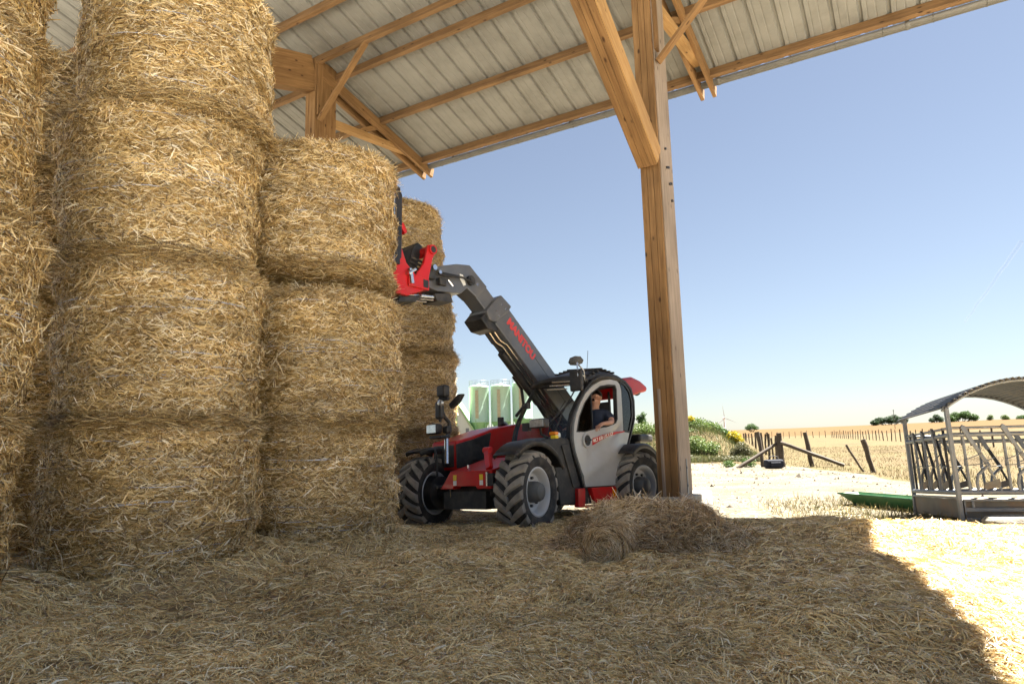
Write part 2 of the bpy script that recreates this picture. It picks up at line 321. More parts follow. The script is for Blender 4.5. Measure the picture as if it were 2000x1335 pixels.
# pale gravel yard, a sheet just above the ground
ys = np.concatenate([np.arange(-45, -7, 1.5), np.arange(-7, 34.6, 0.35), [34.8]])
xr = np.interp(ys, [-45, -7, 8, 10.5, 13, 18, 21.4, 25.7, 30.5, 33, 34.6], [40, 34, 22, 14.5, 12.4, 10.7, 11.3, 11.7, 11.9, 9.9, 7.9]) + 0.5*(vnoise(ys, ys*0, 0.9, 5) - 0.5)
cols = np.linspace(0, 1, 90)**1.0
XX = -55 + (xr[:, None] + 55)*(1 - (1 - cols[None, :])**1.6); YY = np.repeat(ys[:, None], 90, 1)
far_in = sstep(33, 34.8, YY)
YY2 = YY + far_in*(0.22*np.maximum(0, 8 - XX))
ZZ = hg(XX, YY2) + 0.012
def yard_mat():
    m, t, b = nt("pale gravel")
    tc = t.nodes.new("ShaderNodeTexCoord"); n1 = t.nodes.new("ShaderNodeTexNoise"); n1.inputs["Scale"].default_value = 0.5; n1.inputs["Detail"].default_value = 9; n1.inputs["Roughness"].default_value = 0.65
    t.links.new(tc.outputs["Object"], n1.inputs["Vector"]); r1 = ramp(t, [(0.3, (0.085, 0.068, 0.045)), (0.5, (0.15, 0.129, 0.094)), (0.68, (0.185, 0.164, 0.126))]); t.links.new(n1.outputs["Fac"], r1.inputs[0])
    n2 = t.nodes.new("ShaderNodeTexNoise"); n2.inputs["Scale"].default_value = 45; n2.inputs["Detail"].default_value = 5; t.links.new(tc.outputs["Object"], n2.inputs["Vector"])
    r2 = ramp(t, [(0.28, (0.42, 0.41, 0.39)), (0.42, (0.92, 0.92, 0.92)), (0.6, (1.08, 1.08, 1.08))]); t.links.new(n2.outputs["Fac"], r2.inputs[0])
    mx = t.nodes.new("ShaderNodeMix"); mx.data_type = 'RGBA'; mx.blend_type = 'MULTIPLY'; mx.inputs[0].default_value = 1
    t.links.new(r1.outputs[0], mx.inputs[6]); t.links.new(r2.outputs[0], mx.inputs[7]); t.links.new(mx.outputs[2], b.inputs["Base Color"])
    b.inputs["Roughness"].default_value = 0.95; b.inputs["Specular IOR Level"].default_value = 0.15
    bp = t.nodes.new("ShaderNodeBump"); bp.inputs["Strength"].default_value = 0.8; bp.inputs["Distance"].default_value = 0.05; t.links.new(n2.outputs["Fac"], bp.inputs["Height"]); t.links.new(bp.outputs[0], b.inputs["Normal"])
    return m
q = grid_quads(*XX.shape)
o = bpy.data.objects.new("gravel_yard", np_mesh("gravel_yard", np.stack([XX.ravel(), YY2.ravel(), ZZ.ravel()], 1), q, [yard_mat()], smooth=np.ones(len(q)))); COL.objects.link(o); tag(o, kind="structure")

# pale concrete apron added out of view to bounce sunlight into the barn
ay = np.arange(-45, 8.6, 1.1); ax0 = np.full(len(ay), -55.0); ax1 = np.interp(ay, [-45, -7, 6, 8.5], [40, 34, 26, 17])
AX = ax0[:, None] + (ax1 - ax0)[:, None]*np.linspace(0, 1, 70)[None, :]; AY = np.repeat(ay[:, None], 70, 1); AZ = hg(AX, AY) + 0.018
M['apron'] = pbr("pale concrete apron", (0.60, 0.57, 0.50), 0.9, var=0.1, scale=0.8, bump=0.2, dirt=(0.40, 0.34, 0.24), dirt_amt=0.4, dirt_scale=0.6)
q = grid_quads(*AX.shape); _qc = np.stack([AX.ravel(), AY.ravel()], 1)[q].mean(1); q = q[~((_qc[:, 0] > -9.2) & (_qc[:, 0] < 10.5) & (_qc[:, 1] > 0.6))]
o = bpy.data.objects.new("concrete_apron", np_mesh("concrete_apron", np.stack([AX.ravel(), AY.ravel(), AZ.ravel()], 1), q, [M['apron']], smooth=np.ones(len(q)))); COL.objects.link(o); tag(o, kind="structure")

# ------------------------------------------------------------------ straw
def strips(P, N, T, L, W, bend, roll=None, rs=0.9):
    """P centres, N normals, T directions; returns vertices (6 per straw) and quads"""
    n = len(P); S = unit(np.cross(N, T)); N2 = unit(np.cross(T, S))
    if roll is None: roll = rng.normal(0, rs, n)
    c, s = np.cos(roll)[:, None], np.sin(roll)[:, None]
    Sd = S*c + N2*s; L = L[:, None]; W = W[:, None]/2; b = bend[:, None]
    sb = rng.normal(0, 0.05, (n, 1))*L
    p0 = P - T*L/2; p1 = P + N2*b + S*sb; p2 = P + T*L/2
    co = np.stack([p0 - Sd*W*0.7, p0 + Sd*W*0.7, p1 - Sd*W, p1 + Sd*W, p2 - Sd*W*0.5, p2 + Sd*W*0.5], 1).reshape(-1, 3)
    i = np.arange(n)[:, None]*6
    q = np.concatenate([i + np.array([[0, 1, 3, 2]]), i + np.array([[2, 3, 5, 4]])], 0)
    return co, q
BR, BH, RC = 1.0, 1.60, 0.075
def bale_mesh(name, seed, nstraw):
    g = np.random.default_rng(seed)
    nth = 96; prof = [(0.0, 0.0), (0.35, 0.0), (0.7, 0.0), (BR-RC, 0.0)]
    for a in np.linspace(0.2, 1.0, 5): prof.append((BR - RC + RC*math.sin(a*math.pi/2), RC*(1 - math.cos(a*math.pi/2))))
    for z in np.linspace(0.12, BH - 0.12, 40): prof.append((BR, z))
    for a in np.linspace(0.0, 1.0, 6): prof.append((BR - RC + RC*math.cos(a*math.pi/2), BH - RC + RC*math.sin(a*math.pi/2)))
    prof += [(0.7, BH), (0.35, BH), (0.0, BH)]
    prof = np.array(prof); ns = len(prof); phs = g.random(20)*6.28
    def disp(th, z):
        d = 0.03*np.sin(2*th + phs[0] + 1.2*z) + 0.018*np.sin(3*th + phs[1] - 2*z) + 0.012*np.sin(7*th + phs[2] + 4*z)
        d = d + 0.022*np.sin(z*9 + phs[3] + 0.4*np.sin(th + phs[4])) + 0.016*np.sin(z*23 + phs[5] + 0.6*np.sin(2*th + phs[6])) + 0.03*np.abs(np.sin(math.pi*z/0.145 + 0.5*np.sin(th + phs[8]) + 0.3*np.sin(3*th + phs[9]))) - 0.015 + 0.03*(vnoise(th*2.2, z*5, 1.0, seed) - 0.5) + 0.03*(vnoise(th*6, z*11, 1.0, seed + 3) - 0.5) + 0.025*np.sin(math.pi*np.clip(z/BH, 0, 1))
        return d
    th = np.linspace(0, 2*math.pi, nth, endpoint=False)
    R = prof[:, 0][:, None] + (disp(th[None, :], prof[:, 1][:, None]))*(prof[:, 0][:, None]/BR)
    zz = prof[:, 1][:, None] + 0.02*np.sin(3*th[None, :] + phs[7])*(prof[:, 0][:, None]/BR)
    core = np.stack([R*np.cos(th), R*np.sin(th), zz + 0*R], -1).reshape(-1, 3)
    i, j = np.meshgrid(np.arange(ns-1), np.arange(nth), indexing='ij'); a = (i*nth + j).ravel(); b2 = (i*nth + (j+1) % nth).ravel()
    cq = np.stack([a, b2, b2 + nth, a + nth], 1)
    parts = [(core, cq)]
    # straws on the side
    n = int(nstraw*0.80); t_ = g.random(n)*2*math.pi; z = g.random(n)*BH
    rr = BR + disp(t_, z); er = np.minimum(z, BH - z); rr = np.where(er < RC, rr - RC + np.sqrt(np.maximum(0, RC**2 - (RC - er)**2)), rr)
    rad = np.stack([np.cos(t_), np.sin(t_), 0*t_], 1); tan = np.stack([-np.sin(t_), np.cos(t_), 0*t_], 1); upv = np.array([[0, 0, 1.0]])
    ang = g.normal(0, 0.52, n) + (g.random(n) < 0.22)*g.normal(0, 1.0, n)
    out = np.abs(g.normal(0, 0.16, n)) + (g.random(n) < 0.10)*g.random(n)*0.5
    sg = np.where(g.random(n) < 0.5, 1, -1)[:, None]
    T = unit((tan*np.cos(ang)[:, None] + upv*np.sin(ang)[:, None])*sg + rad*out[:, None])
    L = g.gamma(4, 0.021, n); L = np.clip(L, 0.025, 0.26); W = g.uniform(0.004, 0.014, n)
    P = rad*(rr + g.uniform(-0.006, 0.032, n) + L*out*0.35)[:, None] + upv*z[:, None]
    parts.append(strips(P, rad, T, L, W, g.normal(0, 0.006, n)))
    # rim fringe, sticking out and drooping
    n = int(nstraw*0.16); t_ = g.random(n)*2*math.pi; top = g.random(n) < 0.5
    z = np.where(top, BH - np.abs(g.normal(0, 0.07, n)), np.abs(g.normal(0, 0.07, n)))
    rad = np.stack([np.cos(t_), np.sin(t_), 0*t_], 1); tan = np.stack([-np.sin(t_), np.cos(t_), 0*t_], 1)
    rr = BR - 0.01 + disp(t_, z)
    T = unit(tan*g.normal(0, 0.9, n)[:, None] + rad*np.abs(g.normal(0.55, 0.35, n))[:, None] + upv*g.normal(-0.12, 0.3, n)[:, None])
    L = np.clip(g.gamma(6, 0.03, n), 0.06, 0.42); W = g.uniform(0.004, 0.009, n)
    P = rad*(rr + 0.02)[:, None] + upv*z[:, None]
    parts.append(strips(P, upv + 0*rad, T, L, W, -np.abs(g.normal(0, 0.02, n))))
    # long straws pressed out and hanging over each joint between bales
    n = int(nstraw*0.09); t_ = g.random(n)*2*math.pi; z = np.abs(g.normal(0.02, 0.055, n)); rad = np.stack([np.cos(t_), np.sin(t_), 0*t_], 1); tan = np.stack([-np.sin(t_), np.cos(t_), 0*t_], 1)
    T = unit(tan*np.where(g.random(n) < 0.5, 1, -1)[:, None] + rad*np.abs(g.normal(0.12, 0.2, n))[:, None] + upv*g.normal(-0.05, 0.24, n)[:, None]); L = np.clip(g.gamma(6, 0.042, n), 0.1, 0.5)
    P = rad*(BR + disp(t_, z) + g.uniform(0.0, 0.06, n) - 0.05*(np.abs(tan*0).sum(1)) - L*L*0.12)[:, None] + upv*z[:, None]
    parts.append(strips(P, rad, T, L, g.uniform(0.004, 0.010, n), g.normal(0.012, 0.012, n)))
    # top and bottom faces
    n = int(nstraw*0.08); t_ = g.random(n)*2*math.pi; r_ = BR*np.sqrt(g.random(n)); top = np.where(g.random(n) < 0.55, 1.0, -1.0)
    P = np.stack([r_*np.cos(t_), r_*np.sin(t_), np.where(top > 0, BH + 0.012, -0.012)], 1)
    a = g.random(n)*6.28; N = np.stack([0*a, 0*a, top], 1); T = unit(np.stack([np.cos(a), np.sin(a), g.normal(0, 0.15, n)], 1))
    L = np.clip(g.gamma(5, 0.026, n), 0.03, 0.3)
    parts.append(strips(P, N, T, L, g.uniform(0.004, 0.009, n), g.normal(0, 0.01, n)))
    off = 0; C_ = []; Q_ = []; MI = []
    for k, (c, qq) in enumerate(parts):
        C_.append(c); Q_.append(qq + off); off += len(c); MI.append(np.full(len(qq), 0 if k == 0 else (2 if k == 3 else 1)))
    MI = np.concatenate(MI)
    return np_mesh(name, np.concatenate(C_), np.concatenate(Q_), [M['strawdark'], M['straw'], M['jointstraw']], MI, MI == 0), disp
bale_vars = [bale_mesh("straw_bale", 11 + k, 60000) for k in range(3)]
def net_mesh(disp, seed):
    g = np.random.default_rng(seed); mb = MB(); n = 120
    for z in np.sort(g.uniform(0.12, BH - 0.12, 9)):
        th = np.linspace(0, 2*math.pi, n, endpoint=False); zz = z + 0.02*np.sin(th + g.random()*6) + 0.008*np.sin(5*th + g.random()*6)
        r = BR + disp(th, zz) + 0.013 + 0.016*np.sin(4*th + g.random()*6.28) + 0.006*np.sin(11*th + g.random()*6)
        vs = []
        for k in range(n):
            c, s = math.cos(th[k]), math.sin(th[k])
            vs += [(r[k]*c, r[k]*s, zz[k] - 0.003), (r[k]*c, r[k]*s, zz[k] + 0.003)]
        mb.add(vs, [(2*k, 2*((k+1) % n), 2*((k+1) % n)+1, 2*k+1) for k in range(n)])
    o = mb.obj("net_wrap", M['twine']); me = o.data; bpy.data.objects.remove(o); return me
nets = [net_mesh(d, 50 + i) for i, (_, d) in enumerate(bale_vars)]
_bn = [0]
def bale(x, y, z, rot, label, group, k=None, tilt=(0, 0), sc=1.0):
    i = _bn[0]; _bn[0] += 1; k = i % 3 if k is None else k
    o = bpy.data.objects.new("straw_bale", bale_vars[k][0]); COL.objects.link(o)
    o.location = (x, y, z); o.rotation_euler = (tilt[0], tilt[1], rot); o.scale = (sc, sc, 1.0)
    tag(o, label, "straw bale", group)
    w = bpy.data.objects.new("net_wrap", nets[k]); COL.objects.link(w); w.parent = o
    return o
G = "round straw bales stacked under the barn roof"
lv = ["bottom", "second lowest", "third lowest", "topmost"]
for k, (dx, dy, r) in enumerate([(0.0, 0.0, 0.4), (0.03, 0.02, 2.2), (-0.04, 0.0, 4.1), (0.05, 0.04, 5.3)]):
    bale(-3.72 + dx, 6.93 + dy, 0.0 + k*1.575, r, "%s straw bale of the widest tall stack in the left foreground" % lv[k], G, sc=0.925 + 0.012*(k % 2))
for k, (dx, dy, r) in enumerate([(0.0, 0.0, 1.4), (0.07, 0.02, 3.2), (-0.02, 0.0, 0.1), (0.0, 0.04, 2.3)]):
    bale(-4.93 + dx, 4.84 + dy, 0.0 + k*1.575, r, "%s straw bale of the stack cut off by the left edge" % lv[k], G, k=(k + 1) % 3, sc=0.97)
bale(-2.56, 8.52, 0.0, 3.0, "bottom straw bale of the short two-bale stack below the lifted bale", G, k=1, sc=0.96)
bale(-2.52, 8.5, 1.575, 5.1, "upper straw bale of the short two-bale stack, right under the lifted bale", G, k=2, sc=0.985)
bale(-2.58, 8.48, 3.40, 0.9, "round straw bale held up on the loader's forks against the barn post", "round straw bales stacked under the barn roof", k=0, tilt=(0.0, 0.02), sc=0.96)
for k, (dx, dy, r) in enumerate([(0.05, 0.0, 2.4), (0.06, 0.02, 1.2), (-0.02, 0.0, 3.1), (-0.25, 0.04, 5.3)]):
    bale(-2.32 + dx, 13.9 + dy, -0.1 + k*1.6, r, "%s straw bale of the stack behind the loader's forks" % lv[k], G, k=(k + 2) % 3)
for k in range(4):
    bale(-6.12 + 0.03*k, 8.55, k*1.575, 0.7 + 1.3*k, "%s straw bale of the shadowed stack glimpsed between the two left stacks" % lv[k], G, k=k % 3, sc=0.97)
for k in range(2):
    bale(-2.6, 17.4, -0.1 + k*1.57, 1.0 + 2*k, "%s straw bale of the low far stack glimpsed left of the shed" % ("bottom", "upper")[k], G, k=k)

# straw litter on the barn floor
def litter_mask(x, y):
    lim = np.interp(x, [-8, -3, -0.5, 1.5, 3.2, 4.6, 6.0, 7.5, 9.5], [14, 13.6, 13.0, 12.4, 11.1, 10.1, 8.95, 8.5, 8.0])
    m = 1 - sstep(-0.9, 0.5, y - lim + 0.9*(vnoise(x, y, 1.1, 6) - 0.5))
    return m
def hum(x, y):
    h = 0.085*vnoise(x, y, 0.9, 7) + 0.05*sstep(0.55, 0.85, vnoise(x, y, 3.1, 18)) + 0.055*vnoise(x, y, 2.1, 8) + 0.03*vnoise(x, y, 5.0, 9)
    # straw heaped along the foot of the stacks
    for (cx, cy) in ((-3.73, 6.93), (-4.93, 4.84), (-2.5, 8.5)):
        d = np.sqrt((x-cx)**2 + (y-cy)**2); h = h + 0.13*np.exp(-((d - 1.02)/0.28)**2)
    # drifts by the sunlit patch at the right
    for (cx, cy, sx, sy, a) in ((3.9, 7.6, 0.9, 0.5, 0.16), (3.0, 6.2, 0.7, 0.9, 0.12), (2.4, 4.8, 0.7, 0.6, 0.12), (2.0, 6.4, 0.8, 0.6, 0.06), (5.2, 7.0, 1.2, 0.8, 0.05)):
        h = h + a*np.exp(-((x-cx)/sx)**2 - ((y-cy)/sy)**2)
    return h
def hl(x, y): return hg(x, y) + 0.004 + litter_mask(x, y)*(0.035 + hum(x, y)) - (1 - litter_mask(x, y))*0.05
lx = np.arange(-10.2, 10.8, 0.12); ly = np.arange(-0.6, 15, 0.12); LX, LY = np.meshgrid(lx, ly); LZ = hl(LX, LY)
q = grid_quads(*LX.shape); keep = (litter_mask(LX, LY).ravel()[q].max(1) > 0.02); q = q[keep]
base_co = np.stack([LX.ravel(), LY.ravel(), LZ.ravel()], 1)
def scatter(n, x0, x1, y0, y1, dens=None):
    x = rng.uniform(x0, x1, n); y = rng.uniform(y0, y1, n); k = rng.random(n) < litter_mask(x, y)*np.clip(0.25 + 1.5*vnoise(x, y, 0.75, 33)*(0.5 + vnoise(x, y, 2.4, 34)), 0.2, 1)
    return x[k], y[k]
def floor_straws(x, y, lmean, w0, w1, up=0.12, hfun=None):
    n = len(x); hf = hfun or hl; e = 0.04
    z = hf(x, y); nx = (hf(x-e, y) - hf(x+e, y))/(2*e); ny = (hf(x, y-e) - hf(x, y+e))/(2*e)
    N = unit(np.stack([nx, ny, np.ones(n)], 1))
    flow = 6.28*vnoise(x, y, 0.5, 12); a = np.where(rng.random(n) < 0.3, flow + rng.normal(0, 0.5, n), rng.random(n)*6.28)
    T = np.stack([np.cos(a), np.sin(a), np.zeros(n)], 1); T = unit(T - N*(T*N).sum(1, keepdims=True) + N*(np.abs(rng.normal(0, up, n)) + (rng.random(n) < 0.04)*rng.random(n)*0.5)[:, None])
    L = np.clip(rng.gamma(3, lmean/3, n), 0.02, 0.36); W = w0 + (w1 - w0)*rng.random(n)**1.6; W = np.where(rng.random(n) < 0.05, W*1.6, W)
    P = np.stack([x, y, z], 1) + N*(rng.uniform(0.0, 0.024, n) + 0.2*L*np.abs((T*N).sum(1)))[:, None]
    return strips(P, N, T, L, W, rng.normal(0.004, 0.008, n))
parts = [(base_co, q)]
x, y = scatter(260000, -5.8, 5.2, 2.6, 5.4); parts.append(floor_straws(x, y, 0.076, 0.003, 0.0095, 0.14))
x, y = scatter(310000, -6.5, 8.5, 5.2, 10.5); k = y > 5.3; parts.append(floor_straws(x[k], y[k], 0.09, 0.004, 0.012, 0.14))
x, y = scatter(40000, -7, 9, 10.3, 14); parts.append(floor_straws(x, y, 0.12, 0.005, 0.011))
x, y = scatter(34000, -10, 10, -0.5, 3.0); parts.append(floor_straws(x, y, 0.11, 0.005, 0.01))
# thin strays blown over the yard edge
x = rng.uniform(-2, 8, 9000); y = rng.uniform(9, 16.5, 9000); k = (1 - litter_mask(x, y) > 0.5) & (rng.random(9000) < np.exp(-(y - 10)/2.2))
parts.append(floor_straws(x[k], y[k], 0.12, 0.005, 0.01, 0.05, lambda a, b: hg(a, b) + 0.024))
off = 0; C_ = []; Q_ = []; MI = []
for k, (c, qq) in enumerate(parts):
    C_.append(c); Q_.append(qq + off); off += len(c); MI.append(np.full(len(qq), 0 if k == 0 else 1))
MI = np.concatenate(MI)
o = bpy.data.objects.new("straw_litter", np_mesh("straw_litter", np.concatenate(C_), np.concatenate(Q_), [M['litterbase'], M['litter']], MI, MI == 0)); COL.objects.link(o)
tag(o, "loose trodden straw covering the barn floor", "straw", kind="stuff")

# collapsed straw heap with a rolled core in its front
PX, PY = 1.36, 7.85
def heap_h(x, y):
    dx = x - PX; dy = y - PY
    wob = 0.22*(vnoise(x, y, 2.3, 51) - 0.5); a = (dx + 0.1)/np.where(dx < -0.1, 0.98, 1.62); r = np.sqrt(a*a + (dy/0.92)**2) + wob
    h = 0.40*(1 - sstep(0.22, 1.0, r)) - 0.14*np.exp(-((dx + 0.62)/0.22)**2 - ((dy + 0.42)/0.3)**2)
    h = np.maximum(h, 0)
    h = h*0.80
    return h*(0.68 + 0.64*vnoise(x, y, 2.6, 15)) + (0.10*vnoise(x, y, 6, 16) + 0.06*vnoise(x, y, 13, 17))*sstep(0.02, 0.2, h)
def heap_z(x, y): return hl(x, y) + heap_h(x, y) - 0.02
hx = np.arange(PX - 1.5, PX + 1.9, 0.05); hy = np.arange(PY - 1.1, PY + 1.1, 0.05); HX, HY = np.meshgrid(hx, hy)
q = grid_quads(*HX.shape); q = q[(heap_h(HX, HY).ravel()[q].max(1) > 0.015)]
parts = [(np.stack([HX.ravel(), HY.ravel(), heap_z(HX, HY).ravel()], 1), q)]
n = 52000; x = rng.uniform(PX - 1.5, PX + 1.9, n); y = rng.uniform(PY - 1.1, PY + 1.1, n); k = rng.random(n) < np.clip(heap_h(x, y)*9, 0, 1); x, y = x[k], y[k]
parts.append(floor_straws(x, y, 0.16, 0.004, 0.011, 0.36, heap_z))
off = 0; C_ = []; Q_ = []; MI = []
for k, (c, qq) in enumerate(parts):
    C_.append(c); Q_.append(qq + off); off += len(c); MI.append(np.full(len(qq), 0 if k == 0 else 1))
MI = np.concatenate(MI)
M['heapbase'] = pbr("old straw", (0.30, 0.19, 0.085), 0.9, var=0.4, scale=20, bump=0.6, spec=0.2)
M['heap'] = island_mat("old heap straw", [(0.0, (0.12, 0.065, 0.025)), (0.25, (0.54, 0.38, 0.18)), (0.55, (0.86, 0.70, 0.40)), (1.0, (1.0, 0.95, 0.80))], 0.34, 0.75, 0.1, ((0.62, 0.52, 0.42), (1.08, 1.03, 0.98)), 1.1)
heap = bpy.data.objects.new("straw_heap", np_mesh("straw_heap", np.concatenate(C_), np.concatenate(Q_), [M['heapbase'], M['heap']], MI, MI == 0)); COL.objects.link(heap)
tag(heap, "low collapsed heap of old brown straw in front of the loader and post", "straw heap")
# the rolled core: a short horizontal roll whose spiral end faces the camera
def roll_mesh():
    g = np.random.default_rng(77); ax = unit(np.array([[-0.42, -0.9, 0.02]]))[0]; c0 = np.array([PX - 0.36, PY - 0.66, 0.25]); sd = np.cross(ax, [0, 0, 1.0]); sd /= np.linalg.norm(sd); uu = np.cross(sd, ax)
    mb = MB(); mb.lathe([(0.001, 0.30), (0.10, 0.31), (0.17, 0.29), (0.205, 0.24), (0.21, -0.3), (0.15, -0.4), (0.001, -0.42)], c0, ax, 28)
    core = np.array(mb.v); cq = np.array([f for f in mb.f])
    out = [(core, cq)]
    n = 5200; t_ = g.random(n)*6.28; h = g.uniform(-0.35, 0.3, n); rad = np.cos(t_)[:, None]*sd + np.sin(t_)[:, None]*uu; tan = -np.sin(t_)[:, None]*sd + np.cos(t_)[:, None]*uu
    P = c0 + rad*(0.215 + g.uniform(0, 0.02, n))[:, None] + ax*h[:, None]; T = unit(tan + ax*g.normal(0, 0.35, n)[:, None] + rad*np.abs(g.normal(0, 0.15, n))[:, None])
    out.append(strips(P, rad, T, np.clip(g.gamma(5, 0.03, n), 0.04, 0.3), g.uniform(0.004, 0.009, n), g.normal(0, 0.01, n)))
    n = 2600; r = 0.20*np.sqrt(g.random(n)); t_ = g.random(n)*6.28; rad = np.cos(t_)[:, None]*sd + np.sin(t_)[:, None]*uu; tan = -np.sin(t_)[:, None]*sd + np.cos(t_)[:, None]*uu
    P = c0 + rad*r[:, None] + ax*(0.31 + g.uniform(0, 0.03, n))[:, None]; T = unit(tan + rad*g.normal(0, 0.25, n)[:, None] + ax*np.abs(g.normal(0, 0.2, n))[:, None])
    out.append(strips(P, ax + 0*rad, T, np.clip(g.gamma(5, 0.02, n), 0.03, 0.2), g.uniform(0.004, 0.008, n), g.normal(0, 0.01, n)))
    off = 0; C_ = []; Q_ = []; MI = []
    for k, (c, qq) in enumerate(out):
        C_.append(c); Q_.append(qq + off); off += len(c); MI.append(np.full(len(qq), 0 if k == 0 else 1))
    MI = np.concatenate(MI)
    return np_mesh("straw_roll", np.concatenate(C_), np.concatenate(Q_), [M['heapbase'], M['heap']], MI, MI == 0)
o = bpy.data.objects.new("straw_roll", roll_mesh()); COL.objects.link(o); o.parent = heap; o["label"] = "rolled-up brown straw core"

# ------------------------------------------------------------------ barn (local axes: x outwards across the eave, y along the eave, z up)
BA = math.radians(58.74)
barn = empty("open_barn", mat=Matrix(((math.cos(BA), -math.sin(BA), 0, 2.649), (math.sin(BA), math.cos(BA), 0, 11.3), (0, 0, 1, 0), (0, 0, 0, 1))))
tag(barn, "tall open-sided timber barn with sheet metal roof, grey gutter and orange posts", "barn")
MWS = {}
def timber(name, p0, p1, w, h, up=(0, 0, 1), mat='timber', parent=None, layers=1, bevel=0.006):
    p0, p1 = Vector(p0), Vector(p1); d = (p1 - p0); L = d.length; d.normalize(); u = Vector(up); sd = d.cross(u).normalized(); u = sd.cross(d).normalized()
    mb = MB(); lw = w/layers
    for k in range(layers):
        a = -w/2 + k*lw; mb.box(0, L, a + (0.003 if k else 0), a + lw - (0.003 if k < layers-1 else 0), -h/2, h/2)
    mw = Matrix(((d.x, sd.x, u.x, p0.x), (d.y, sd.y, u.y, p0.y), (d.z, sd.z, u.z, p0.z), (0, 0, 0, 1)))
    o = mb.obj(name, M[mat], parent or barn, bevel=bevel, mw=mw); MWS[o.name] = mw; return o
TS = 0.288
def zp(x): return 9.83 - (x - 4.52)*TS
# roof sheeting with trapezoid ribs running down the slope, unseen right end skewed to shape its ground shadow
def yend(x): return float(np.interp(x, [-7.2, -1.3, 2.65, 3.4, 4.0, 4.6], [-9.6, -7.5, -6.15, -6.2, -6.75, -6.8]))
mb = MB(); rows = [4.66, 4.0, 3.4, 2.65, 1.3, 0.0, -1.3, -4.2, -7.2]
pr = []; y = -10.2
while y < 17:
    pr += [(y, 0), (y + 0.16, 0.0), (y + 0.17, 0.008), (y + 0.19, 0.008), (y + 0.20, 0), (y + 0.33, 0), (y + 0.34, 0.008), (y + 0.36, 0.008), (y + 0.37, 0), (y + 0.43, 0), (y + 0.455, 0.055), (y + 0.505, 0.055), (y + 0.53, 0)]
    y += 0.53
for x in rows:
    for (yy, dz) in pr: mb.v.append((x, max(yy, yend(x)), zp(x) + 0.235 + dz))
n = len(pr)
for i in range(len(rows)-1):
    for k in range(n-1):
        if pr[k+1][0] > yend(rows[i+1]) - 0.01: mb.f.append((i*n+k, i*n+k+1, (i+1)*n+k+1, (i+1)*n+k))
o = mb.obj("roof_sheeting", M['sheet'], barn); so = o.modifiers.new("thick", 'SOLIDIFY'); so.thickness = 0.004
for x in (4.34, 2.47, 0.74, 0.09, -1.04, -2.9, -4.75, -6.9):
    timber("purlin", (x, yend(x) + 0.05, zp(x) + 0.115), (x, 16.5, zp(x) + 0.115), 0.11, 0.23, (TS, 0, 1), 'purlin')
g = MB(); prof = []
for k in range(13):
    t = math.pi + math.pi*k/12; prof.append((0.115*math.cos(t), 0.115*math.sin(t)))
prof += [(0.108*math.cos(math.pi*2 - math.pi*k/12), 0.108*math.sin(math.pi*2 - math.pi*k/12)) for k in range(13)]
g.prism([(4.66 + a, yend(4.6) - 0.05, 9.95 + b) for a, b in prof], (0, 23.2, 0))
gut = g.obj("gutter", M['gutter'], barn, smooth=True)
y = -5.6
while y < 16:
    mb = MB(); mb.tube([(4.66 + 0.121*math.cos(t), y, 9.95 + 0.121*math.sin(t)) for t in np.linspace(math.pi*0.92, math.pi*2.06, 12)] , 0.008, 6); mb.tube([(4.545, y, 9.98), (4.42, y, 10.04)], 0.008, 6)
    mb.obj("gutter_bracket", M['gutter'], gut); y += 0.93
for k in range(4):
    MB().lathe([(0.119, -0.04), (0.124, -0.03), (0.124, 0.03), (0.119, 0.04)], (4.66, -4.2 + 4.0*k, 9.95), (0, 1, 0), 24).obj("gutter_joint", M['gutter'], gut, smooth=True)
